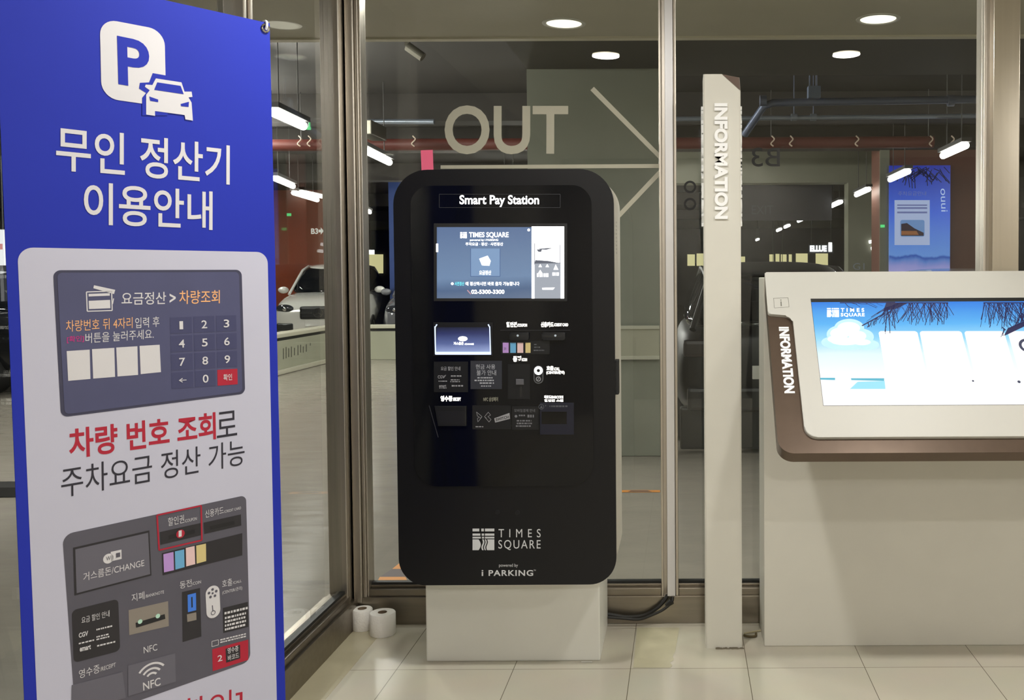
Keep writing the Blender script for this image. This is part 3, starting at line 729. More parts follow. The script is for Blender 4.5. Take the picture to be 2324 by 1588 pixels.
    bm = BM(); bx(bm, -.26, .26, 2.24, 2.27, .62 * k, .73 * k, .006); obj('license_plate', bm, OFFWHITE, t, local=True)
    bm = BM(); bx(bm, -.80, .80, 2.15, 2.27, .36 * k, .55 * k, .03); obj('rear_bumper', bm, GRILLE, t, local=True)
    if gap_panel: bm = BM(); bx(bm, -.86, .86, 2.05, 2.20, .03, .38 * k, .02); obj('dark_gap_panel', bm, GRILLE, t, local=True)  # dark panel added to close the bright gap under the car
    return t
c = atY(690, 700, 19.6)
make_car('white car with a round grille emblem parked behind the low wall', (226, 224, 216), (c.x - .02, 21.6, 0), math.radians(10), hgt=1.78, key='white')
c = atY(880, 700, 19.6)
make_car('grey car behind the low wall, partly hidden by the pay station', (120, 120, 124), (c.x + .42, 21.8, 0), math.radians(10), hgt=1.7, key='grey')
make_car('black car close outside the glass behind the information desk', (10, 10, 12), (.83, YW + 2.3, 0), math.pi, hgt=1.63, key='black', rough=.45, coat=0, gap_panel=True)
make_car('pale silver car whose roof just shows above the desk', (200, 196, 192), (X(2192, 11.4), 11.4, 0), 0, hgt=1.56, key='silver')
make_car('dark car beyond the low wall at the left of the banner', (40, 42, 46), (-9.9, 13.6, 0), math.radians(70), key='dark')
bm = BM(); P = Plane((0, 0, 0), (0, 1, 0), (0, 0, 1)); a = atZ(20, 1115, 0)
prism(bm, Plane((a.x + .55, a.y, 0), (0, 1, 0), (0, 0, 1)), [(-.17, 0), (.17, 0), (.1, .05), (-.1, .05)], -1.9, 0); tag(obj('speed_bump', bm, CABLE), 'black rubber speed bump on the garage floor left of the banner', 'speed bump')

# ------------------------------------------------------------------ the mark and name of the mall, as printed on kiosk and screens
def mall_mark(bm, P, x0, y0, x1, y1, lift):
    def q(a, b): return P.uv(x0 + (x1 - x0) * a, y0 + (y1 - y0) * b)
    for (ya, yb, segs) in ((0, .13, ((0, .31), (.40, .52), (.57, 1))), (.23, .33, ((0, .36), (.42, .53), (.57, 1))), (.38, .46, ((0, .38), (.43, .53), (.57, 1)))):
        for a, b in segs: flat(bm, P, [q(a, yb), q(b, yb), q(b, ya), q(a, ya)], lift)
    def wav(x, t): return x + .035 * math.sin(t * math.pi * 2)
    N = 10; ts = [i / N for i in range(N + 1)]
    for a, b in ((.44, .51), (.56, .62), (.67, 1.0)):
        L = [(wav(a, t), .50 + .50 * t) for t in ts]; R = [((wav(b, t) if b < 1 else 1.0), .50 + .50 * t) for t in ts]
        flat(bm, P, [q(*p) for p in L] + [q(*p) for p in reversed(R)], lift)
    D = [(0, .50), (.28, .50)] + [(.28 + .10 * math.sin(math.pi * t), .50 + .50 * t) for t in ts[1:-1]] + [(.28, 1.0), (0, 1.0)]
    flat(bm, P, [q(*p) for p in D], lift)
    return bm

# ------------------------------------------------------------------ pay station
YK = 3.5
KP = Plane((0, YK, 0), (1, 0, 0), (0, 0, 1))
kL = (KP.uv(893, 450)[0] + KP.uv(904, 1250)[0]) / 2; kR = (KP.uv(1391, 450)[0] + KP.uv(1400, 1250)[0]) / 2
kB = KP.uv(1150, 1327)[1]; kT = KP.uv(1150, 384)[1]
yb0 = atZ(1160, 1500, 0).y
bL, bR = X(967, yb0, 1450), X(1362, yb0, 1450)
kio = thing('pay_station', 'tall black rounded pay station on a cream plinth', 'kiosk', ((bL + bR) / 2, (yb0 + 4.08) / 2, 0))
obj('base', box(bL, bR, yb0, 4.085, 0, kB + .03, .006), mat('plinth_white', (226, 225, 218), .4, var=.02, scale=6), kio)
outline = [(kL, kB), (kR, kB), (kR, kT), (kL, kT)]
def inset(poly, d): return [(poly[0][0] + d, poly[0][1] + d), (poly[1][0] - d, poly[1][1] + d), (poly[2][0] - d, poly[2][1] - d), (poly[3][0] + d, poly[3][1] - d)]
bm = BM(); prism(bm, KP, round_poly(inset(outline, .001), [.098, .098, .125, .125], 12), -.36, -.022, .004)
sh = obj('shell', bm, WHITEPAINT, kio, smooth=True)
SK = Plane((kR - .001, 0, 0), (0, 1, 0), (0, 0, 1))
bm = BM()
for i in range(9):
    z = KP.uv(1400, 500 + i * 9)[1]; flat(bm, SK, disc(SK, (YK + .12, z), .004, 8), .0012); flat(bm, SK, disc(SK, (YK + .15, z), .004, 8), .0012)
obj('speaker_holes', bm, BLACKM, sh)
zl0, zl1 = KP.uv(1398, 897)[1], KP.uv(1398, 818)[1]
obj('side_latch', box(kR - .004, kR + .012, YK + .02, YK + .07, zl0, zl1, .003), BLACKM, kio)
bm = BM(); prism(bm, KP, round_poly(outline, [.098, .098, .125, .125], 12), -.022, 0, .006)
obj('front_frame', bm, BLACKP, kio, smooth=True)
door = quad(KP, [(942, 1103), (1348, 1103), (1348, 420), (942, 420)])
door = [(door[0][0], door[0][1]), (door[1][0], door[0][1]), (door[1][0], door[2][1]), (door[0][0], door[2][1])]
bm = BM(); prism(bm, KP, round_poly(door, [.085, .085, .07, .07], 10), 0, .007, .004)
dr = obj('door', bm, BLACKG, kio, smooth=True)
# header sign
bm = BM(); r_ = rect(KP, 998, 441, 1272, 471); 
for i in range(4): stroke(bm, KP, [r_[i], r_[(i + 1) % 4]], .0016, .0074)
obj('sign_border', bm, mat('sign_border_print', (44, 45, 50), .5), kio)
bm = BM(); line(bm, KP, 'Smart Pay Station', 1044, 443, 1224, 470, .0078, bold=.022); obj('lit_lettering', bm, LITW, kio)
# screen
bm = BM(); prism(bm, KP, rect(KP, 986, 507, 1288, 683), .005, .009); scr = obj('screen', bm, BLACKM, kio)
bm = BM(); flat(bm, KP, rect(KP, 993, 515.5, 1207, 676.5), .0094)
obj('screen_picture', bm, ramp_screen('kiosk_screen_picture', [(0, (102, 120, 148)), (.12, (86, 108, 142)), (.3, (116, 142, 176)), (.6, (110, 134, 168)), (1, (96, 118, 156))], .95), scr)
bm = BM(); flat(bm, KP, rect(KP, 1207.5, 514, 1281, 677), .0096); obj('screen_side_picture', bm, LITW, scr)
bm = BM(); flat(bm, KP, rect(KP, 1214, 596, 1273, 677), .010); obj('screen_grey_field', bm, mat('screen_grey', (158, 164, 174), .5, emit=1), scr)
bm = BM(); flat(bm, KP, rect(KP, 1213.5, 552, 1215, 600), .0102); flat(bm, KP, rect(KP, 1271, 555, 1272.6, 597), .0102)
flat(bm, KP, quad(KP, [(1216, 565), (1242, 563), (1256, 563), (1240, 567)]), .0102); flat(bm, KP, quad(KP, [(1219, 566), (1231, 566), (1229, 572), (1222, 571)]), .0102)
flat(bm, KP, quad(KP, [(1216, 590), (1245, 592), (1272, 597), (1214, 598)]), .0102)
obj('screen_dark_print', bm, mat('screen_dark', (92, 96, 108), .5, emit=1), scr)
def sl(name, fn, mm=LITW):
    bm = BM(); fn(bm); return obj(name, bm, mm, scr)
def _icons(bm):
    for x in (1227, 1243): flat(bm, KP, quad(KP, [(x - 4, 606), (x + 4, 606), (x, 599)]), .0104)
    flat(bm, KP, quad(KP, [(1257, 612), (1268, 612), (1262, 600)]), .0104); flat(bm, KP, quad(KP, [(1222, 620), (1232, 620), (1227, 612)]), .0104)
    smudge(bm, KP, 1219, 620, 1250, 629, .0104, 1, 3, .9); smudge(bm, KP, 1254, 618, 1270, 626, .0104, 1, 4, .9)
sl('icon_print', _icons)
sl('bar_print', lambda bm: flat(bm, KP, quad(KP, [(1232, 657), (1256, 657), (1260, 652), (1231, 653)]), .0104))
sl('logo', lambda bm: (mall_mark(bm, KP, 1046, 527, 1061, 540.5, .0104), line(bm, KP, 'TIMES SQUARE', 1066, 527, 1155.5, 540.5, .0104, bold=.02)))
sl('small_lettering', lambda bm: (line(bm, KP, 'powered by i PARKING', 1068, 542.3, 1132, 548, .0104, bold=.015), line(bm, KP, '주차요금 · 정산 · 사전정산', 1058, 550, 1143, 557.5, .0104, bold=.015)))
sl('card_icon', lambda bm: flat(bm, KP, quad(KP, [(1089, 587), (1108, 580), (1115, 592), (1112, 603), (1095, 602)]), .0106))
sl('button_lettering', lambda bm: line(bm, KP, '요금정산', 1089, 613.5, 1116, 623.5, .0106, bold=.02))
sl('hint_lettering', lambda bm: line(bm, KP, '에 정산하시면 바로 출차 가능합니다', 1058, 639, 1180, 648, .0104, bold=.015)); sl('bullet_dot', lambda bm: flat(bm, KP, disc(KP, KP.uv(1028, 643.5), .005, 10), .0104))
sl('phone_lettering', lambda bm: line(bm, KP, '02-5300-3300', 1071, 657, 1146, 666.5, .0104, bold=.03))
sl('corner_dot', lambda bm: flat(bm, KP, disc(KP, KP.uv(1201, 522), .005, 10), .0104)); sl('side_tab', lambda bm: flat(bm, KP, rect(KP, 991.5, 553, 996, 572), .0104))
bm = BM(); line(bm, KP, '사전정산', 1033, 639, 1055, 648, .0104, bold=.02); obj('screen_cyan_print', bm, mat('screen_cyan', (110, 235, 245), .5, emit=1.2), scr)
bm = BM(); stroke(bm, KP, [KP.uv(1062, 658), KP.uv(1070, 667)], .004, .0104); obj('screen_phone_icon', bm, mat('screen_pinkish', (190, 150, 160), .5, emit=1), scr)
bm = BM(); r_ = rect(KP, 1069.5, 564, 1136, 627)
flat(bm, KP, r_, .0098); obj('screen_button', bm, mat('screen_button_blue', (124, 152, 188), .5, emit=1), scr)
bm = BM(); 
for i in (0, 1, 3): stroke(bm, KP, [r_[i], r_[(i + 1) % 4]], .002, .0102)
obj('screen_button_edge', bm, mat('screen_button_edge', (70, 96, 140), .5, emit=1), scr)
# change tray
L0 = .007
MODB = mat('module_black', (17, 18, 22), .35); MODC = mat('notice_charcoal', (40, 42, 52), .5)
bm = BM(); prism(bm, KP, rect(KP, 985, 731, 1119, 807), L0, L0 + .004, .002); tr = obj('change_tray', bm, MODB, kio)
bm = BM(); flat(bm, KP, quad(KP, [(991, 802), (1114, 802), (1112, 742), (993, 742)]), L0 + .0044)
obj('tray_glow_panel', bm, ramp_screen('tray_painted_glow', [(0, (176, 194, 240)), (.12, (150, 166, 214)), (.4, (92, 106, 160)), (.75, (48, 56, 104)), (1, (22, 26, 48))], .9), tr)  # the tray's light painted on its inner panel as a glowing gradient
bm = BM(); flat(bm, KP, quad(KP, [(990, 804), (1116, 804), (1116, 797.5), (990, 797.5)]), L0 + .0048)
flat(bm, KP, quad(KP, [(989, 803), (991.6, 803), (990.6, 740), (987.6, 740)]), L0 + .0048); flat(bm, KP, quad(KP, [(1113.4, 803), (1116, 803), (1114, 740), (1111.6, 740)]), L0 + .0048)
flat(bm, KP, quad(KP, [(988, 743), (990, 743), (995, 736), (992, 735)]), L0 + .0048); flat(bm, KP, quad(KP, [(1114, 743), (1112, 743), (1108, 736), (1111, 735)]), L0 + .0048)
obj('tray_light_strip', bm, mat('tray_light', (206, 222, 255), .5, emit=1.4), tr)
bm = BM(); e = KP.uv(1052, 768); 
flat(bm, KP, [(e[0] + .017 * math.cos(k * math.pi / 12), e[1] + .009 * math.sin(k * math.pi / 12)) for k in range(24)], L0 + .005)
line(bm, KP, '거스름돈', 1031, 775, 1054, 782, L0 + .005, bold=.03); line(bm, KP, '/CHANGE', 1056, 778, 1077, 782, L0 + .005, bold=.02)
obj('lettering', bm, LITW, tr)
# slots with lit labels
def slot(name, x0, y0, x1, y1):
    bm = BM(); prism(bm, KP, round_poly(rect(KP, x0, y0, x1, y1), .006), L0, L0 + .012, .003); s = obj(name, bm, MODB, kio, smooth=True)
    bm = BM(); prism(bm, KP, rect(KP, x0 + (x1 - x0) * .15, y0 + (y1 - y0) * .42, x1 - (x1 - x0) * .15, y0 + (y1 - y0) * .58), L0 + .0121, L0 + .0125); obj('slot_mouth', bm, DARKGASKET, s)
    return s
s1 = slot('coupon_slot', 1158, 753, 1202, 771); s2 = slot('card_slot', 1231, 753, 1284, 771)
for s, x, y in ((s1, 1177, 760.5), (s2, 1262, 760.5)):
    bm = BM(); flat(bm, KP, disc(KP, KP.uv(x, y), .004, 12), L0 + .0128); obj('indicator', bm, mat('slot_led', (190, 200, 205), .5, emit=.8), s)
def lit(name, par, *items):
    bm = BM()
    for t_, x0, y0, x1, y1 in items: line(bm, KP, t_, x0, y0, x1, y1, .0076, bold=.05)
    return obj(name, bm, LIT, par)
lit('lit_lettering', s1, ('할인권', 1150, 730, 1174, 742), ('/COUPON', 1175, 734, 1197, 741))
lit('lit_lettering', s2, ('신용카드', 1228, 730, 1257, 742), ('/CREDIT CARD', 1258, 733, 1290, 740))
bm = BM(); prism(bm, KP, rect(KP, 1138, 773, 1248, 803), L0, L0 + .002); nt_ = obj('note_strip', bm, MODB, kio)
for (x0, x1, mm) in ((1142, 1155.5, C_PURPLE), (1159, 1172, C_SKY), (1175, 1188.5, C_PINK), (1193.5, 1205, C_TAN)):
    bm = BM(); flat(bm, KP, rect(KP, x0, 777, x1, 800), L0 + .0024); obj('note_sticker', bm, mm, nt_)
bm = BM(); smudge(bm, KP, 1211, 780, 1222, 784, L0 + .0024, 1, 5); smudge(bm, KP, 1211, 786, 1230, 791, L0 + .0024, 1, 6); smudge(bm, KP, 1211, 793, 1236, 798, L0 + .0024, 1, 7); line(bm, KP, '20', 1144.5, 788, 1150, 793, L0 + .0028)
obj('small_print', bm, mat('dim_print', (86, 88, 94), .5), nt_)
bm = BM(); prism(bm, KP, rect(KP, 986, 820, 1063, 889), L0, L0 + .0015); dp = obj('discount_notice', bm, MODB, kio)
bm = BM(); line(bm, KP, '요금 할인 안내', 1002, 831, 1046, 840, L0 + .002, bold=.01)
line(bm, KP, 'CGV', 995, 851, 1010, 858, L0 + .002, bold=.02); stroke(bm, KP, [KP.uv(1008, 857), KP.uv(1013, 850)], .002, L0 + .002); line(bm, KP, 'emart', 998, 872, 1014, 878, L0 + .002, bold=.02)
smudge(bm, KP, 996, 863, 1020, 867, L0 + .002, 1, 8); smudge(bm, KP, 997, 879, 1016, 882, L0 + .002, 1, 9); smudge(bm, KP, 1023, 851, 1051, 856, L0 + .002, 1, 10); smudge(bm, KP, 1023, 860, 1046, 868, L0 + .002, 2, 11); smudge(bm, KP, 1025, 873, 1056, 879, L0 + .002, 1, 12)
obj('lettering', bm, GREYTXT, dp)
bm = BM(); prism(bm, KP, rect(KP, 1069, 818, 1140, 882), L0, L0 + .002); npn = obj('cash_notice', bm, MODC, kio)
bm = BM(); line(bm, KP, '현금 사용', 1081, 826, 1125, 837, L0 + .0025); line(bm, KP, '불가 안내', 1083, 839, 1127, 851, L0 + .0025)
smudge(bm, KP, 1084, 855, 1124, 860, L0 + .0025, 1, 13); smudge(bm, KP, 1078, 861, 1130, 866, L0 + .0025, 1, 14); smudge(bm, KP, 1087, 867, 1123, 872, L0 + .0025, 1, 15); smudge(bm, KP, 1092, 874, 1118, 878, L0 + .0025, 1, 16)
obj('lettering', bm, mat('notice_print', (176, 178, 186), .5), npn)
bm = BM(); prism(bm, KP, rect(KP, 1153, 826, 1203, 905), L0, L0 + .002, .001); cs = obj('coin_slot', bm, MODB, kio)
bm = BM(); prism(bm, KP, rect(KP, 1172, 859, 1190, 872), L0 + .002, L0 + .008, .002); lit('lit_lettering', cs, ('동전', 1165, 807, 1184, 820.5), ('/COIN', 1185, 812, 1197, 819)); obj('coin_button', bm, mat('coin_grey', (98, 98, 104), .4, .4), cs)
bm = BM(); prism(bm, KP, rect(KP, 1181, 873, 1186, 900), L0 + .002, L0 + .003); obj('slot_mouth', bm, DARKGASKET, cs)
bm = BM(); c = KP.uv(1223, 840); c2 = KP.uv(1223, 859); r = .0175
pill = [(c[0] + r * math.cos(t), c[1] + r * math.sin(t)) for t in [math.pi * k / 14 for k in range(15)]] + [(c2[0] - r * math.cos(t), c2[1] - r * math.sin(t)) for t in [math.pi * k / 14 for k in range(15)]]
prism(bm, KP, pill, L0, L0 + .004, .001); cbn = obj('call_button', bm, mat('pill_grey', (90, 92, 96), .4), kio)
bm = BM(); prism(bm, KP, [(p[0] * .82 + .18 * c[0], (p[1] - (c[1] + c2[1]) / 2) * .88 + (c[1] + c2[1]) / 2) for p in pill], L0 + .004, L0 + .0045); obj('button_face', bm, MODB, cbn)
bm = BM(); ring(bm, KP, c, .006, .0155, L0 + .005); obj('lit_ring', bm, LITW, cbn); lit('lit_lettering', cbn, ('호출', 1241, 829.5, 1257, 840), ('/CALL', 1258, 833, 1271, 840), ('(CENTER/관리)', 1240.5, 840.5, 1282, 849.5))
bm = BM(); ring(bm, KP, c2, .006, .009, L0 + .005); stroke(bm, KP, [(c2[0] - .003, c2[1] - .004), (c2[0] + .004, c2[1] + .006)], .002, L0 + .005); obj('pointing_icon', bm, GREYTXT, cbn)
# lower row
bm = BM(); prism(bm, KP, quad(KP, [(996, 965), (1060, 965), (1060, 920), (988, 920)]), L0, L0 + .010, .003); rt = obj('receipt_tray', bm, MODB, kio); lit('lit_lettering', rt, ('영수증', 1001, 897, 1028, 910), ('/RECEIPT', 1029, 901, 1047, 909))
bm = BM(); prism(bm, KP, quad(KP, [(1000, 960), (1056, 960), (1056, 932), (996, 932)]), L0 + .0101, L0 + .0105); obj('tray_mouth', bm, mat('tray_mouth_dark', (26, 26, 30), .3), rt)
bm = BM(); prism(bm, KP, rect(KP, 1073, 919, 1160, 973), L0, L0 + .0015); pad = obj('contactless_pad', bm, MODB, kio)
bm = BM(); line(bm, KP, 'NFC 삼성페이', 1098, 900, 1131, 910, .0076, bold=.015)
obj('title_lettering', bm, mat('warm_print', (190, 186, 160), .5, emit=.35), pad)
bm = BM()
def z7(x, y): return KP.uv(940 + x * .20654, 690 + y * .20654)
for pts in ([(690, 1180), (752, 1232), (705, 1290)], [(690, 1180), (700, 1225), (725, 1238), (700, 1250), (705, 1290)], [(820, 1182), (778, 1232), (828, 1290)], [(820, 1182), (845, 1215), (815, 1230), (850, 1262), (828, 1290)], [(752, 1232), (730, 1250)], [(778, 1232), (800, 1250)]):
    stroke(bm, KP, [z7(*p) for p in pts], .0014, L0 + .002)
smudge(bm, KP, 1079, 966, 1101, 970, L0 + .002, 1, 17)
obj('pad_print', bm, GREYTXT, pad)
bm = BM(); flat(bm, KP, [z7(885, 1250), z7(895, 1297), z7(1058, 1255), z7(1052, 1190)], L0 + .0022); sw = obj('contactless_tag', bm, mat('tag_grey', (150, 150, 154), .5), pad)
bm = BM(); write(bm, KP, 'SWITCH', (940 + 905 * .20654, 690 + 1282 * .20654), (940 + 1045 * .20654, 690 + 1248 * .20654), (940 + 900 * .20654, 690 + 1252 * .20654), L0 + .0026, bold=.02); obj('lettering', bm, DARKGASKET, sw)
bm = BM(); prism(bm, KP, rect(KP, 1163, 921, 1223, 974), L0, L0 + .0014); sp_ = obj('mobile_pay_notice', bm, MODB, kio)
bm = BM(); line(bm, KP, '모바일결제 안내', 1168, 927, 1215, 934, L0 + .002); flat(bm, KP, disc(KP, KP.uv(1172, 943.5), .005, 12), L0 + .002); smudge(bm, KP, 1178, 940, 1194, 946, L0 + .002, 1, 18); smudge(bm, KP, 1196, 940, 1215, 947, L0 + .002, 1, 19, .9)
smudge(bm, KP, 1171, 952, 1212, 970, L0 + .002, 3, 20); obj('lettering', bm, mat('soft_grey_print', (112, 112, 118), .5), sp_)
bm = BM(); prism(bm, KP, rect(KP, 1226, 913, 1303, 985), L0, L0 + .003, .002); bc = obj('barcode_scanner', bm, mat('scanner_navy', (20, 22, 40), .3), kio); lit('lit_lettering', bc, ('바코드/BARCODE', 1236, 896, 1279, 904), ('할인권 스캔', 1236, 905, 1279, 911))
bm = BM(); prism(bm, KP, rect(KP, 1230, 933, 1287, 961), L0 + .003, L0 + .0034); obj('scanner_window', bm, mat('scanner_window', (3, 3, 6), .08), bc)
bm = BM(); ring(bm, KP, KP.uv(1229.5, 922), .008, .0098, L0 + .0036); flat(bm, KP, quad(KP, [(1226, 925), (1233, 925), (1229.5, 919)]), L0 + .0036); smudge(bm, KP, 1238, 918, 1240, 923, L0 + .0036, 1, 21); smudge(bm, KP, 1245, 919, 1290, 925, L0 + .0036, 1, 22); obj('small_print', bm, mat('dim_print', (86, 88, 94), .5), bc)
bm = BM(); stroke(bm, KP, [z7(170, 1110), z7(270, 1460)], .0025, L0 + .0005); obj('panel_seam', bm, mat('panel_seam', (46, 46, 54), .4), kio); bm = BM(); stroke(bm, KP, [z7(950, 285), z7(1720, 285)], .0015, L0 + .0005); obj('panel_seam', bm, mat('panel_seam', (46, 46, 54), .4), kio)
# foot of the front: locks, mark, maker
for x, y in ((1129, 1162), (1174, 1163)):
    bm = BM(); prism(bm, KP, disc(KP, KP.uv(x, y), .009, 20), 0, .003, .001); obj('lock', bm, mat('lock_dark', (34, 34, 37), .35, .5), kio)
SILV = mat('silver_print', (205, 206, 208), .4)
bm = BM(); mall_mark(bm, KP, 1072.5, 1199, 1122, 1248, .0006)
line(bm, KP, 'TIMES', 1131.5, 1200, 1227, 1219, .0006, spacing=1.9); line(bm, KP, 'SQUARE', 1131, 1225, 1227, 1248, .0006, spacing=1.25)
obj('mall_logo', bm, SILV, kio); bm = BM(); line(bm, KP, 'powered by', 1132.6, 1278.5, 1175.5, 1288, .0006); line(bm, KP, 'i', 1093, 1293, 1097, 1306.5, .0006, bold=.01); line(bm, KP, 'PARKING', 1109, 1293, 1210, 1306.5, .0006, bold=.022, spacing=1.15); line(bm, KP, '™', 1211, 1292, 1216, 1295, .0006)
obj('maker_lettering', bm, SILV, kio)

# ------------------------------------------------------------------ information pylon
yp = atZ(1645, 1471, 0).y
PYP = Plane((0, yp, 0), (1, 0, 0), (0, 0, 1))
pl = (PYP.uv(1594, 300)[0] + PYP.uv(1604, 1400)[0]) / 2; pr = (PYP.uv(1679, 300)[0] + PYP.uv(1686, 1400)[0]) / 2
pt = PYP.uv(1630, 168)[1]; pdp = .14
py = thing('information_pylon', 'slim white upright pillar with raised letters INFORMATION running down it', 'sign', ((pl + pr) / 2, yp + pdp / 2, 0))
bm = box(pl, pr, yp, yp + pdp, 0, pt)
A = Vector((PYP.uv(1637, 168)[0], yp, pt)); B = Vector((pr, yp, PYP.uv(1679, 207)[1])); C_ = Vector((pr, yp + .07, pt))
nn = (B - A).cross(C_ - A).normalized()
if nn.y > 0: nn = -nn
bmesh.ops.bisect_plane(bm, geom=bm.verts[:] + bm.edges[:] + bm.faces[:], plane_co=A, plane_no=nn, clear_outer=True)
bmesh.ops.holes_fill(bm, edges=bm.edges, sides=0)
bmesh.ops.bevel(bm, geom=[e for e in bm.edges if len(e.link_faces) == 2 and abs((e.verts[0].co - e.verts[1].co).normalized().z) > .99], offset=.004, segments=2, affect='EDGES')
obj('body', bm, CREAM, py)
g = (A + B + C_) / 3; bm = BM(); bm.faces.new([bm.verts.new(p + (g - p) * .06 + nn * .0012) for p in (A, C_, B)]); obj('cut_corner', bm, mat('brown_enamel', (112, 92, 84), .4), py)
bm = BM(); write(bm, PYP, 'INFORMATION', (1621, 235), (1622, 497), (1651, 235), 0.0, bold=.045, depth=.010); obj('lettering', bm, LETTER_W, py)
zt, zb = PYP.uv(1622, 237)[1], PYP.uv(1622, 512)[1]
for s, xx in ((-1, pl), (1, pr)):
    Q = Plane((xx, yp, 0), (0, -s * -1.0 if s > 0 else -1.0, 0), (0, 0, 1))
    Q = Plane((xx, yp, 0), (0, 1, 0), (0, 0, 1)) if s > 0 else Plane((xx, yp + pdp, 0), (0, -1, 0), (0, 0, 1))
    bm = BM(); write(bm, Q, 'INFORMATION', (.045, zt), (.045, zb), (.095, zt), 0.0, bold=.045, depth=.008, metres=True); obj('side_lettering', bm, LETTER_W, py)
rnd = random.Random(5); bm = BM()
for i in range(26):
    x = pl + (pr - pl) * (.3 + .75 * i / 26); bx(bm, x - .004, x + .004, yp - .006 - rnd.random() * .004, yp - .001, 0, .002 + .004 * rnd.random())
obj('base_sealant', bm, mat('old_sealant', (120, 112, 96), .8), py)

# ------------------------------------------------------------------ information desk
yd = atZ(1800, 1466, 0).y
dl = X(1734, yd, 1200); dR = 2.06
zt = atY(1900, 622, yd).z
pb = 3.31
YT, ZT_ = yd, zt
v = Vector((0, yd - pb, zt - atY(1765, 1010, pb).z))
DP = Plane((dl, yd, zt), (1, 0, 0), v)
dk = thing('information_desk', 'cream information desk with a sloping touch screen in a brown tray', 'information desk', ((dl + dR) / 2, yd + .1, 0))
obj('body', box(dl, dR, yd, 4.085, 0, zt - .012, .004), CREAM, dk)
bm = BM(); vv = DP.uv(1900, 1028)[1]
wedge = [(yd, zt - .10), (yd, zt - .55), (yd - .30, zt - .46)]
A_ = [bm.verts.new((dl + .35, y, z)) for y, z in wedge]; B_ = [bm.verts.new((dR - .35, y, z)) for y, z in wedge]
bm.faces.new(A_); bm.faces.new(B_[::-1])
for i in range(3): bm.faces.new((A_[i], B_[i], B_[(i + 1) % 3], A_[(i + 1) % 3]))
bmesh.ops.recalc_face_normals(bm, faces=bm.faces); obj('tray_support', bm, CREAM, dk)
BROWNM = mat('brown_metal', (104, 88, 76), .3, .55, var=.05, scale=20)
uR = dR - dl
u0 = DP.uv(1765, 1000)[0]
bm = BM(); prism(bm, DP, round_poly([(u0, vv), (uR, vv), (uR, 0), (u0, 0)], [.055, .055, .004, .004], 10), -.055, 0, .004); tray = obj('tray', bm, BROWNM, dk, smooth=True)
A = DP.uv(1741, 717); C1 = DP.uv(1799, 733); D1 = DP.uv(1829, 997)
bez = [(u0, 0), (u0, A[1]), (C1[0], A[1] - .012), (C1[0] + .002, D1[1]), (uR - .002, D1[1]), (uR - .002, 0)]
bm = BM(); prism(bm, DP, round_poly(bez, [.006, .012, .030, .045, .045, .006], 8), .0005, .014, .005); obj('screen_bezel', bm, OFFWHITE, dk, smooth=True)
bm = BM(); write(bm, DP, 'INFORMATION', (1767, 743), (1780, 893), (1790, 743), .0, bold=.04, depth=.004); obj('lettering', bm, LETTER_W, dk)
s0 = DP.uv(1840, 683); s1 = DP.uv(1866, 926); su1 = uR - .17; su0 = (s0[0] + s1[0]) / 2
bm = BM(); flat(bm, DP, [(su0, s1[1]), (su1, s1[1]), (su1, s0[1]), (su0, s0[1])], .0144); sc = obj('screen', bm, BLACKM, dk)
vt = DP.uv(1900, 691)[1]
bm = BM(); flat(bm, DP, [(su0 + .001, s1[1] + .001), (su1 - .001, s1[1] + .001), (su1 - .001, vt), (su0 + .001, vt)], .0148)
obj('screen_picture', bm, ramp_screen('desk_screen_picture', [(0, (255, 255, 255)), (.30, (252, 255, 255)), (.48, (232, 253, 255)), (.62, (158, 224, 254)), (.78, (96, 184, 248)), (1, (52, 130, 230))], 1.0), sc)
bm = BM()
for cx, cy, rx, ry in ((1905, 764, 30, 20), (1926, 750, 34, 21), (1952, 770, 30, 19), (1920, 786, 52, 14), (1885, 782, 22, 12), (1968, 788, 26, 12)):
    flat(bm, DP, [DP.uv(cx + rx * math.cos(t), cy + ry * math.sin(t)) for t in [2 * math.pi * k / 32 for k in range(32)]], .0149)
obj('cloud_haze_print', bm, mat('screen_haze', (196, 236, 254), .5, emit=1), sc)
bm = BM()
for cx, cy, rx, ry in ((1905, 762, 22, 13), (1925, 750, 26, 14), (1945, 768, 20, 12), (1918, 780, 34, 9), (1893, 775, 16, 8), (1955, 782, 20, 7)):
    flat(bm, DP, [DP.uv(cx + rx * math.cos(t), cy + ry * math.sin(t)) for t in [2 * math.pi * k / 28 for k in range(28)]], .0150)
obj('cloud_print', bm, mat('screen_cloud', (240, 253, 255), .5, emit=1), sc)
for i, (x0, x1) in enumerate(((1992, 2080), (2085, 2180), (2186, 2276), (2284, 2376))):
    a, b = DP.uv(x0, 757), DP.uv(x1, 757); bm = BM(); flat(bm, DP, round_poly([(a[0], s1[1] + .012), (b[0], s1[1] + .012), (b[0], b[1]), (a[0], a[1])], .012, 5), .0152); obj('screen_card', bm, mat('screen_white', (255, 255, 255), .5, emit=1.15), sc)
a = DP.uv(2300, 757)
bm = BM(); flat(bm, DP, quad(DP, [(1861, 867), (1894, 868), (1894, 863), (1860, 863)]), .0156); flat(bm, DP, quad(DP, [(1931, 868), (2005, 870), (2005, 864), (1930, 864)]), .0156); obj('sea_print', bm, mat('screen_sea', (84, 176, 200), .5, emit=1), sc)
bm = BM(); flat(bm, DP, quad(DP, [(1928, 888), (2008, 888), (2006, 870), (1945, 872)]), .0155); obj('surf_print', bm, mat('screen_surf', (150, 220, 244), .5, emit=1), sc)
bm = BM(); mall_mark(bm, DP, 1876, 705, 1903, 725, .0156); line(bm, DP, 'TIMES', 1907, 705, 1960, 713.5, .0156, spacing=1.7, bold=.02); line(bm, DP, 'SQUARE', 1907, 716, 1961, 725, .0156, spacing=1.15, bold=.02); obj('logo', bm, LITW, sc)
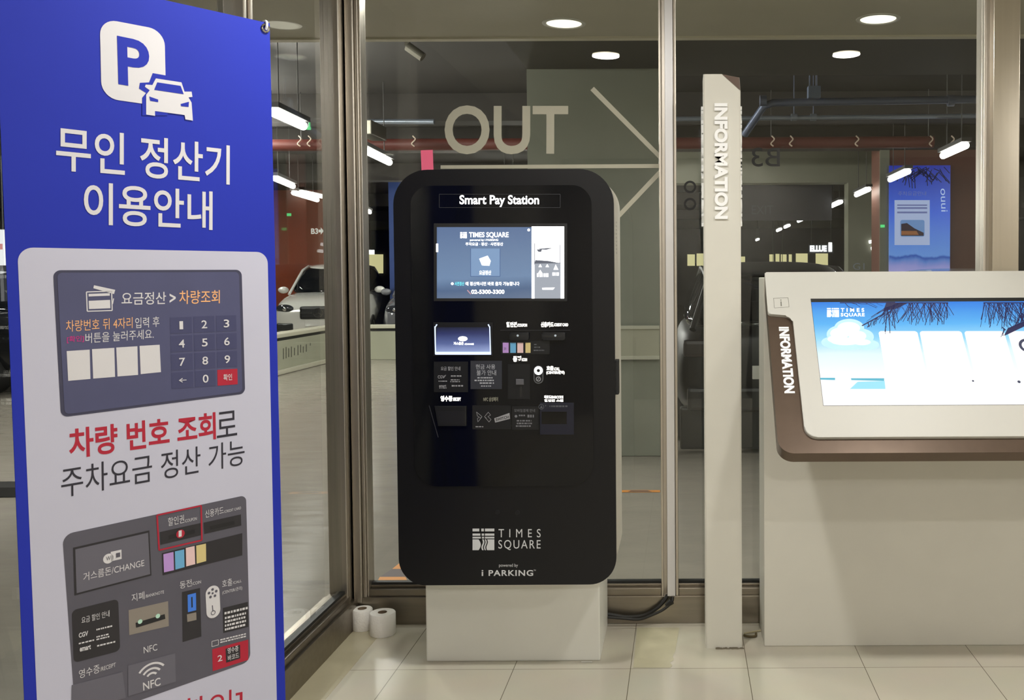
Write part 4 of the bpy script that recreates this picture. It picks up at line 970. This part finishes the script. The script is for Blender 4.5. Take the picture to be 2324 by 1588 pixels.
rnd = random.Random(11); bm = BM()
def frond(x0, y0, x1, y1, n, ln, lo, hi):
    stroke(bm, DP, [DP.uv(x0, y0), DP.uv(x1, y1)], .005, .0158)
    for i in range(n):
        t = rnd.random(); x = x0 + (x1 - x0) * t; y = y0 + (y1 - y0) * t; an = math.radians(rnd.uniform(lo, hi)); l = ln * rnd.uniform(.5, 1)
        xe, ye = x + l * math.cos(an), max(692, y + l * math.sin(an)); xm, ym = (x + xe) / 2 + rnd.uniform(-3, 3), max(692, (y + ye) / 2 + rnd.uniform(-2, 2))
        stroke(bm, DP, [DP.uv(x, max(692, y)), DP.uv(xm, ym), DP.uv(xe, ye)], rnd.uniform(.0012, .003), .0158)
frond(1905, 693, 2030, 692, 10, 30, 5, 40); frond(2005, 706, 2040, 693, 26, 60, 60, 150); frond(2040, 693, 2150, 693, 60, 55, 50, 130); frond(2008, 716, 1955, 745, 12, 18, 80, 160)
flat(bm, DP, quad(DP, [(2003, 712), (2034, 706), (2062, 692), (2010, 692)]), .0158)
PALM = mat('screen_palm', (48, 46, 92), .5, emit=.7); obj('palm_print', bm, PALM, sc); bm = BM()
frond(2230, 693, 2330, 693, 70, 60, 40, 110); frond(2285, 752, 2340, 728, 26, 36, 200, 330); frond(2280, 755, 2272, 748, 3, 20, 90, 160); flat(bm, DP, quad(DP, [(2276, 768), (2286, 764), (2340, 738), (2340, 728), (2284, 752)]), .0158)
obj('palm_print', bm, PALM, sc)
bm = BM(); flat(bm, DP, disc(DP, DP.uv(2206, 870), .004, 10), .0158); flat(bm, DP, disc(DP, DP.uv(2310, 872), .006, 10), .0158); ring(bm, DP, DP.uv(2330, 790), .022, .033, .0158); obj('icon_print', bm, mat('screen_icon', (70, 74, 100), .5, emit=.8), sc)
bm = BM(); r_ = [DP.uv(*p) for p in ((1757, 704), (1790, 702), (1788, 681), (1755, 682))]
for i in range(4): stroke(bm, DP, [r_[i], r_[(i + 1) % 4]], .0014, .0146)
write(bm, DP, 'i', (1771, 700), (1774, 700), (1770, 685), .0146); obj('info_icon', bm, mat('grey_line_print', (120, 118, 110), .5), dk)

# ------------------------------------------------------------------ small things round the pay station
def toilet_roll(label, c, r, h):
    t = thing('toilet_roll', label, 'toilet roll', c, 'toilet rolls in the corner')
    bm = BM(); _, rg = lathe(bm, c, [(.019, .0), (r - .003, 0), (r, .004), (r, h - .004), (r - .003, h), (.019, h), (.019, .0)], 40); obj('paper', bm, mat('toilet_paper', (236, 232, 226), .85, bump=.15, scale=120), t, smooth=True)
    bm = BM(); lathe(bm, c, [(.0188, .001), (.0188, h + .001), (.0175, h + .001), (.0175, .001), (.0188, .001)], 30); obj('cardboard_core', bm, mat('core_card', (130, 112, 92), .8), t, smooth=True)
    return t
toilet_roll('smaller toilet roll tucked into the corner of the steel plinths', (X(821, 4.05, 1440), 4.062, 0), .042, .088)
toilet_roll('wider toilet roll nearer the pay station plinth', (X(868, 4.0, 1440), 4.005, 0), .053, .092)
tr0, tr1 = X(1512, 4.10, 800), X(1530, 4.10, 800)
bm = box(tr0, tr1, 4.085, 4.119, atY(1520, 1350, 4.10).z, 2.86, .002); tag(obj('cable_trunking', bm, mat('trunking_white', (214, 212, 214), .3, .35)), 'white cable trunking running down the steel mullion', 'trunking')
def cablepx(label, pts, r):
    t = tag(obj('power_cable', tube(BM(), smooth_path([atY(x, y, yy) for x, y, yy in pts], 8), r, 10), CABLE, smooth=True), label, 'cable', 'cables below the trunking'); return t
cablepx('thicker black cable sagging from the trunking to the pay station plinth', [(1515, 1350, 4.098), (1508, 1362, 4.094), (1490, 1380, 4.09), (1462, 1396, 4.09), (1425, 1400, 4.09), (1395, 1396, 4.088), (1377, 1393, 4.088)], .0085)
cb2 = cablepx('black cable ending in a plug hanging under the thicker cable', [(1527, 1354, 4.085), (1524, 1366, 4.076), (1505, 1383, 4.070), (1475, 1397, 4.066), (1450, 1405, 4.064), (1415, 1403, 4.062), (1379, 1400, 4.060)], .006)
p, q = atY(1525, 1364, 4.075), atY(1512, 1374, 4.078); bm = BM(); cyl(bm, p, q, .013, .009, 14); obj('plug', bm, CABLE, cb2, smooth=True)
bm = BM(); p = [atZ(1320, 1499, 0), atZ(1345, 1499, 0), atZ(1343, 1502, 0), atZ(1319, 1502, 0)]
bm.faces.new([bm.verts.new(Vector((w.x, w.y - .006, .0012))) for w in p]); bmesh.ops.recalc_face_normals(bm, faces=bm.faces); tag(obj('tape_scrap', bm, OFFWHITE), 'scrap of white tape on the floor before the pay station plinth', 'tape')
bm = BM(); tube(bm, smooth_path([atZ(1688, 1441, .006), atZ(1700, 1444, .006), atZ(1714, 1443, .006), atZ(1716, 1437, .006)], 6), .005, 8); tag(obj('wire_scrap', bm, mat('scrap_brown', (92, 80, 52), .6), smooth=True), 'short brown scrap of wire on the floor between pylon and desk', 'wire')
bm = BM(); tube(bm, smooth_path([atZ(1689, 1437, .004), atZ(1710, 1433, .004), atZ(1728, 1430, .004)], 6), .003, 8); tag(obj('wire_scrap', bm, mat('scrap_pale', (196, 186, 150), .6), smooth=True), 'pale thin wire lying behind the brown scrap between pylon and desk', 'wire')
NP = Plane((0, 4.168, 0), (1, 0, 0), (0, 0, 1))
bm = BM(); prism(bm, NP, quad(NP, [(957, 392), (984, 391), (982, 340), (955, 341)]), 0, .001); tag(obj('paper_note', bm, mat('pink_paper', (255, 112, 150), .6)), 'pink paper note stuck on the glass above the pay station', 'note')

# ------------------------------------------------------------------ parking banner
Yr, Yl = 2.37, 1.90
pr_, pl_ = atY(630, 625, Yr), atY(12, 627, Yl)
U = Vector((pr_.x - pl_.x, pr_.y - pl_.y, 0))
BP = Plane((pl_.x, pl_.y, 0), U, (0, 0, 1))
def edge(p, q, vv): 
    a, b = BP.uv(*p), BP.uv(*q); return a[0] + (b[0] - a[0]) * (vv - a[1]) / (b[1] - a[1])
tlv, trv = BP.uv(-14, -86)[1], BP.uv(612, 53)[1]
tv = (tlv + trv) / 2
bo = .14
Rt, Rb = edge((612, 53), (648, 1588), trv), edge((612, 53), (648, 1588), bo)
Lt, Lb = edge((-14, -80), (55, 1588), tlv), edge((-14, -80), (55, 1588), bo)
ban = thing('parking_banner', 'tall blue standing banner explaining the unmanned parking payment machine', 'banner', BP.pt((Lb + Rb) / 2, 0))
bm = BM(); prism(bm, BP, [(Lb, bo), (Rb, bo), (Rt, trv), (Lt, tlv)], -.0015, 0); sheet = obj('banner_sheet', bm, BLUE, ban)
bm = BM(); wl, wr = edge((38, 580), (83, 1588), .26), edge((607, 590), (628, 1588), .26)
wp = [(wl, .26), (wr, .26), BP.uv(607, 572), BP.uv(39, 561)]
flat(bm, BP, round_poly(wp, .028, 8), .0004); obj('white_panel_print', bm, PRINT_W, ban)
l1, l2, l3, l4, l5 = .0008, .0012, .0016, .0020, .0024
# parking symbol
def pf(name, mm, par, lift, *polys):
    bm = BM()
    for p in polys: flat(bm, BP, p, lift)
    return obj(name, bm, mm, par)
def pw(name, mm, par, lift, *items):
    """Lines of type: (text, bl, br, tl, bold)."""
    bm = BM()
    for it in items: write(bm, BP, it[0], it[1], it[2], it[3], lift, it[4] if len(it) > 4 else 0.0)
    return obj(name, bm, mm, par)
def loop(name, mm, par, lift, pts, w):
    bm = BM()
    for i in range(len(pts)): stroke(bm, BP, [pts[i], pts[(i + 1) % len(pts)]], w, lift)
    return obj(name, bm, mm, par)
sym = pf('parking_symbol_print', PRINT_LET, ban, l1, round_poly(quad(BP, [(230, 222), (377, 243), (373, 69), (226, 41)]), .034, 8))
pw('letter_print', BLUE, sym, l2, ('P', (268, 191), (340, 203), (265, 81), .025))
pf('car_gap_print', BLUE, sym, l2, quad(BP, [(346, 166), (380, 172), (380, 262), (322, 262), (322, 222), (331, 211), (315, 201), (317, 188), (338, 187)]))
pf('car_print', PRINT_LET, sym, l3, quad(BP, [(353, 178), (411, 187), (418, 208), (434, 208), (436, 220), (427, 221), (434, 233), (437, 274), (420, 271), (418, 261), (351, 252), (351, 263), (331, 260), (331, 215), (339, 205), (328, 197), (330, 192), (345, 193)]))
pf('car_windshield_print', BLUE, sym, l4, quad(BP, [(356, 187), (409, 195), (416, 214), (349, 204)]))
pf('car_headlight_print', BLUE, sym, l4, quad(BP, [(338, 219), (358, 226), (358, 232), (340, 229)])); pf('car_headlight_print', BLUE, sym, l4, quad(BP, [(428, 231), (409, 236), (410, 241), (427, 243)]))
pw('title_lettering', PRINT_LET, ban, l1, ('무인 정산기', (127, 386), (521, 419), (127, 284), .012))
pw('title_lettering', PRINT_LET, ban, l1, ('이용안내', (190, 508), (482, 522), (190, 411), .012))
# picture of the touch screen
nav = quad(BP, [(138, 947), (556, 893), (548, 612), (120, 613)])
def shrink(poly, f):
    cx = sum(p[0] for p in poly) / len(poly); cy = sum(p[1] for p in poly) / len(poly); return [(cx + (p[0] - cx) * f, cy + (p[1] - cy) * f) for p in poly]
scp = pf('screen_picture_print', PRINT_EDGE, ban, l1, round_poly(nav, .014, 6))
pf('screen_field_print', PRINT_NAVY, scp, l2, round_poly(shrink(nav, .965), .010, 6))
def z2(x, y): return (x * .3652, 540 + y * .3652)
G = quad(BP, [(382.7, 717.9), (536.8, 712.4), (540.5, 874), (387, 885)])
def bil(s, t):
    a = Vector(G[0]).lerp(Vector(G[1]), s); b = Vector(G[3]).lerp(Vector(G[2]), s); return tuple(a.lerp(b, t))
for r_i in range(4):
    for c_i in range(3):
        s0_, s1_, t0, t1 = c_i / 3 + .012, (c_i + 1) / 3 - .012, r_i / 4 + .015, (r_i + 1) / 4 - .015
        cell = [bil(s0_, t1), bil(s1_, t1), bil(s1_, t0), bil(s0_, t0)]
        ch = ['1', '2', '3', '4', '5', '6', '7', '8', '9', '←', '0', '확인'][r_i * 3 + c_i]
        pf('key_print', PRINT_RED if ch == '확인' else PRINT_NAVY2, scp, l3, cell)
        cs_, ct = (s0_ + s1_) / 2, (t0 + t1) / 2; hw, hh = .042, .055
        if ch == '1': hw = .026
        if ch == '←': hw, hh = .055, .03
        if ch == '확인': hw, hh = .066, .045
        bm = BM(); write(bm, BP, ch, bil(cs_ - hw, ct + hh), bil(cs_ + hw, ct + hh), bil(cs_ - hw, ct - hh), l5, bold=0.0 if ch == '1' else .01, metres=True); obj('key_lettering', bm, PRINT_LET, scp)
pw('red_lettering', PRINT_RED, ban, l1, ('차량 번호 조회', (157, 1042), (490, 996), (155, 973), .022))
pw('red_lettering', PRINT_RED, ban, l1, ('확인]', (408, 1668), (550, 1634), (408, 1588)))
pw('screen_lettering', PRINT_LET, scp, l3, ('요금정산', (275, 692), (376, 690), (275, 663), .006), ('>', (384, 687), (398, 686), (384, 666), .02))
pw('screen_lettering', PRINT_LET, scp, l3, ('입력 후', (306, 745), (361, 741), (306, 721))); pw('screen_lettering', PRINT_LET, scp, l3, ('버튼을 눌러주세요.', (193, 779), (348, 768), (193, 756)))
for q4 in ([(150.5, 796.4), (202.7, 793), (204.5, 859.5), (154, 864)], [(208, 792), (258.6, 789), (260.4, 854.8), (210.7, 858.8)], [(263, 788.3), (311, 785.4), (312.6, 850.4), (265.9, 854)], [(315.9, 784.7), (361.5, 782), (364.5, 844), (318.5, 848.6)]):
    pf('digit_box_print', PRINT_LET, scp, l3, quad(BP, q4))
bmk = BM(); c4 = quad(BP, [z2(*p) for p in ((535, 335), (692, 330), (695, 450), (540, 455))])
for i in range(4): stroke(bmk, BP, [c4[i], c4[(i + 1) % 4]], .0022, l3)
flat(bmk, BP, quad(BP, [z2(*p) for p in ((548, 347), (680, 342), (680, 358), (549, 363))]), l3); flat(bmk, BP, quad(BP, [z2(*p) for p in ((549, 390), (682, 384), (684, 436), (551, 441))]), l3)
flat(bmk, BP, quad(BP, [z2(*p) for p in ((582, 293), (714, 322), (706, 348), (578, 312))]), l3); stroke(bmk, BP, [BP.uv(*z2(704, 375)), BP.uv(*z2(697, 410))], .002, l3)
obj('card_icon_print', bmk, PRINT_LET, scp)
pw('orange_lettering', PRINT_ORANGE, scp, l3, ('차량조회', (406, 690), (498, 688), (406, 659), .006)); pw('orange_lettering', PRINT_ORANGE, scp, l3, ('차량번호 뒤 4자리', (149, 753), (300, 744), (149, 727)))
pw('magenta_lettering', PRINT_MAGENTA, scp, l3, ('[확인]', (151, 779), (190, 776), (151, 763), .02))
pw('caption_lettering', PRINT_DARK, ban, l1, ('로', (492, 994), (538, 987), (491, 936))); pw('caption_lettering', PRINT_DARK, ban, l1, ('주차요금 정산 가능', (139, 1130), (555, 1054), (138, 1062)))
# picture of the machine's front
def z3(x, y): return (x * .3148, 1088 + y * .3148)
def q3(*pts): return quad(BP, [z3(*p) for p in pts])
def T3(s, bl, br, tl, bold=0.0): return (s, z3(*bl), z3(*br), z3(*tl), bold)
dev = quad(BP, [(172, 1640), (568, 1500), (558, 1123), (141, 1213)])
mp = pf('machine_picture_print', PRINT_GREY, ban, l1, round_poly(dev, [.006, .02, .014, .02], 6))
SLOTP = mat('banner_slot_print', (18, 18, 24), .45)
def sm3(bm, x0, y0, x1, y1, lift, rows, seed):
    rn = random.Random(seed)
    for r_ in range(rows):
        x = x0
        while x < x1 - 4:
            w = min(rn.uniform(8, 22), x1 - x); sl = -.24; ya = y0 + (y1 - y0) * r_ / rows + (x - x0) * sl; yb_ = ya + (y1 - y0) / rows * .55
            flat(bm, BP, q3((x, yb_), (x + w, yb_ + w * sl), (x + w, ya + w * sl), (x, ya)), lift); x += w + rn.uniform(3, 7)
def fine(lift, *rows):
    bm = BM()
    for r_ in rows: sm3(bm, *r_[:4], lift, *r_[4:])
    return obj('small_lettering', bm, PRINT_LET, mp)
# change box
pf('change_box_edge_print', PRINT_BLK, mp, l2, q3((525, 490), (1075, 365), (1090, 690), (535, 835))); pf('change_box_print', PRINT_GREY2, mp, l3, q3((540, 502), (1065, 382), (1080, 680), (550, 818)))
pw('change_lettering', PRINT_LET, mp, l4, T3('거스름돈/CHANGE', (598, 732), (1037, 625), (597, 672)))
pf('money_icon_print', PRINT_LET, mp, l4, disc(BP, BP.uv(*z3(778, 568)), .0105, 24), q3((795, 520), (872, 503), (874, 570), (797, 588)))
pw('money_icon_lettering', PRINT_GREY, mp, l5, T3('W', (762, 585), (795, 577), (762, 555))); pf('money_icon_mark', PRINT_GREY, mp, l5, q3((832, 530), (862, 523), (863, 555), (833, 562)))
# coupon and card slots
pf('coupon_slot_print', PRINT_BLK, mp, l2, q3((1150, 378), (1445, 312), (1450, 400), (1155, 470))); pf('slot_mouth_print', SLOTP, mp, l3, q3((1212, 402), (1400, 358), (1402, 388), (1214, 432)))
loop('red_frame_print', PRINT_RED, mp, l3, q3((1130, 256), (1448, 187), (1453, 436), (1145, 508)), .0036)
pf('red_dot_print', PRINT_RED, mp, l4, disc(BP, BP.uv(*z3(1298, 390)), .0095, 24)); pw('number_lettering', PRINT_LET, mp, l5, T3('1', (1284, 413), (1306, 408), (1284, 368)))
pw('coupon_lettering', PRINT_LET, mp, l3, T3('할인권', (1210, 335), (1325, 310), (1208, 275)), T3('/COUPON', (1328, 310), (1416, 290), (1328, 288)))
pf('card_slot_print', PRINT_BLK, mp, l2, q3((1465, 310), (1735, 250), (1738, 330), (1470, 392))); pf('slot_mouth_print', SLOTP, mp, l3, q3((1510, 335), (1688, 295), (1690, 322), (1512, 362)))
pw('card_lettering', PRINT_LET, mp, l3, T3('신용카드', (1478, 276), (1610, 245), (1476, 222)), T3('/CREDIT CARD', (1612, 241), (1735, 212), (1612, 222)))
# banknote strip
pf('note_strip_print', PRINT_BLK, mp, l2, q3((1165, 530), (1745, 385), (1745, 545), (1170, 690)))
for nm, q_, mm in (('purple_note_print', ((1175, 537), (1248, 520), (1252, 652), (1180, 668)), C_PURPLE), ('sky_note_print', ((1258, 517), (1325, 502), (1328, 630), (1262, 648)), C_SKY), ('pink_note_print', ((1337, 492), (1400, 477), (1405, 608), (1340, 625)), C_PINK), ('tan_note_print', ((1412, 475), (1482, 460), (1484, 586), (1415, 605)), C_TAN)):
    pf(nm, mm, mp, l3, q3(*q_))
# coin slot
pf('coin_slot_print', PRINT_BLK, mp, l2, q3((1310, 810), (1440, 780), (1450, 1130), (1315, 1170))); pf('coin_blue_print', PRINT_BLUE2, mp, l3, q3((1350, 830), (1410, 815), (1412, 940), (1352, 955)))
bm = BM(); stroke(bm, BP, [BP.uv(*z3(1380, 845)), BP.uv(*z3(1382, 920))], .003, l4); obj('coin_line_print', bm, SLOTP, mp)
pf('coin_button_print', PRINT_TAUPE, mp, l3, q3((1345, 970), (1412, 955), (1414, 1010), (1348, 1025)))
pw('coin_lettering', PRINT_LET, mp, l3, T3('동전', (1295, 787), (1380, 767), (1293, 735)), T3('/COIN', (1382, 762), (1446, 746), (1382, 740)))
# call button
c = BP.uv(*z3(1530, 815)); c2 = BP.uv(*z3(1536, 945)); r = .0165
pf('call_button_print', PRINT_LET, mp, l3, [(c[0] + r * math.cos(t), c[1] + r * math.sin(t)) for t in [math.pi * k / 12 for k in range(13)]] + [(c2[0] - r * math.cos(t), c2[1] - r * math.sin(t)) for t in [math.pi * k / 12 for k in range(13)]])
c = BP.uv(*z3(1530, 818)); bm = BM()
for k in range(5):
    an = math.radians(90 + 72 * k); flat(bm, BP, disc(BP, (c[0] + .009 * math.cos(an), c[1] + .009 * math.sin(an)), .0032, 10), l4)
flat(bm, BP, disc(BP, c, .0025, 10), l4); obj('speaker_dot_print', bm, PRINT_GREY, mp)
bm = BM(); stroke(bm, BP, [BP.uv(*z3(1528, 905)), BP.uv(*z3(1532, 950))], .002, l4); ring(bm, BP, BP.uv(*z3(1534, 958)), .004, .0055, l4); obj('hand_icon_print', bm, PRINT_GREY, mp)
pw('call_lettering', PRINT_LET, mp, l3, T3('호출', (1600, 778), (1672, 760), (1598, 725)), T3('/CALL', (1675, 754), (1739, 737), (1675, 735)), T3('(CENTER/관리)', (1600, 832), (1744, 796), (1600, 800)))
# banknote slot
pw('banknote_lettering', PRINT_LET, mp, l3, T3('지폐', (948, 882), (1040, 860), (945, 825)), T3('/BANKNOTE', (1044, 852), (1180, 818), (1044, 830)))
pf('banknote_slot_print', PRINT_TAUPE, mp, l2, q3((925, 940), (1210, 875), (1215, 1055), (930, 1120))); pf('slot_mouth_print', SLOTP, mp, l3, q3((975, 1032), (1185, 968), (1190, 1002), (980, 1066)))
for x, y in ((1007, 1022), (1135, 982)): pf('green_lamp_print', mat('banner_mint_print', (176, 214, 196), .45), mp, l4, disc(BP, BP.uv(*z3(x, y)), .005, 12))
# notices
pf('discount_notice_print', PRINT_BLK, mp, l2, round_poly(q3((530, 1320), (865, 1232), (850, 858), (515, 942)), .01))
pw('discount_lettering', PRINT_LET, mp, l4, T3('요금 할인 안내', (585, 1037), (787, 985), (585, 990))); pw('partner_lettering', PRINT_LET, mp, l4, T3('CGV', (565, 1140), (632, 1122), (565, 1105), .03)); pw('partner_lettering', PRINT_LET, mp, l4, T3('emart', (572, 1240), (652, 1220), (572, 1205), .03))
fine(l4, (692, 1075, 812, 1095, 1, 31), (692, 1128, 785, 1165, 2, 32), (697, 1192, 838, 1212, 1, 33), (565, 1176, 676, 1194, 1, 34))
pf('pay_notice_print', PRINT_BLK, mp, l2, q3((1605, 925), (1785, 880), (1790, 1060), (1608, 1105)))
fine(l4, (1615, 955, 1782, 985, 1, 35), (1618, 990, 1770, 1100, 4, 36)); fine(l3, (1585, 1150, 1770, 1185, 2, 37))
loop('icon_border_print', PRINT_LET, mp, l3, q3((1525, 1165), (1572, 1153), (1572, 1190), (1525, 1203)), .0012)
# contactless pad and receipt
pw('contactless_lettering', PRINT_LET, mp, l3, T3('NFC', (1034, 1252), (1132, 1228), (1032, 1205))); pf('contactless_pad_print', PRINT_GREY2, mp, l3, q3((920, 1340), (1260, 1250), (1265, 1455), (922, 1560)))
pw('contactless_lettering', PRINT_LET, mp, l4, T3('NFC', (1030, 1520), (1155, 1480), (1027, 1462), .012))
c = BP.uv(*z3(1092, 1432)); bm = BM()
for ra in (.010, .020, .031): ring(bm, BP, c, ra, ra + .0045, l4, 14, math.radians(38), math.radians(142))
obj('wave_icon_print', bm, PRINT_LET, mp)
pw('receipt_lettering', PRINT_LET, mp, l3, T3('영수증', (568, 1434), (717, 1388), (566, 1372)), T3('/RECEIPT', (720, 1382), (832, 1346), (720, 1352))); pf('receipt_tray_print', PRINT_GREY2, mp, l3, q3((515, 1480), (880, 1385), (905, 1570), (512, 1680)))
# red barcode field
pf('barcode_field_print', PRINT_RED, mp, l2, q3((1528, 1222), (1788, 1152), (1788, 1298), (1532, 1380))); pf('barcode_window_print', PRINT_BLK, mp, l3, q3((1624, 1218), (1728, 1189), (1730, 1287), (1628, 1319)))
pw('number_lettering', PRINT_LET, mp, l4, T3('2', (1566, 1312), (1600, 1303), (1565, 1268), .01)); pw('barcode_lettering', PRINT_LET, mp, l4, T3('영수증', (1638, 1255), (1716, 1233), (1637, 1213), .01), T3('바코드', (1640, 1306), (1720, 1282), (1639, 1266), .01))
# eyelets, hooks and the stand behind
cn = BP.pt((Lb + Rb) / 2, 1.05, -.10)
for (a, b, corner) in ((Rt - .012, trv - .014, 1), (Lt + .02, tlv - .02, 0), (Rb - .02, bo + .03, 1), (Lb + .02, bo + .03, 0)):
    bm = BM(); c = BP.pt(a, b, .0012); N = 26
    tube(bm, [c + (BP.u * math.cos(t) + BP.v * math.sin(t)) * .0085 for t in [2 * math.pi * k / N for k in range(N + 1)]], .0028, 8); obj('eyelet', bm, CHROME, ban, smooth=True)
    up = 1 if b > 1 else -1
    bm = BM(); tube(bm, smooth_path([BP.pt(a, b - up * .004, .003), BP.pt(a + .001, b + up * .006, .006), BP.pt(a + .002, b + up * .016, .002), BP.pt(a + .002, b + up * .017, -.012)], 5), .0032, 8); obj('hook', bm, mat('hook_white', (232, 232, 236), .3), ban, smooth=True)
    bm = BM(); tube(bm, smooth_path([BP.pt(a + .002, b + up * .017, -.011), BP.pt(a * .6 + .4 * (Lb + Rb) / 2, b * .6 + .42, -.05), cn], 8), .006, 8); obj('stand_arm', bm, mat('stand_grey', (90, 90, 94), .4, .5), ban, smooth=True)
bm = BM(); cyl(bm, cn - BP.n * .02, cn + BP.n * .02, .03); obj('stand_hub', bm, BLACKM, ban)
for k in (-.20, .20):
    bm = BM(); f_ = BP.pt((Lb + Rb) / 2 + k, .008, -.30 if k < 0 else -.22)
    tube(bm, [cn, f_], .008, 8); obj('stand_leg', bm, mat('stand_grey', (90, 90, 94), .4, .5), ban, smooth=True)
bm = BM(); tube(bm, [BP.pt((Lb + Rb) / 2, .008, .05), BP.pt((Lb + Rb) / 2, .05, -.01), cn], .008, 8); obj('stand_leg', bm, mat('stand_grey', (90, 90, 94), .4, .5), ban, smooth=True)
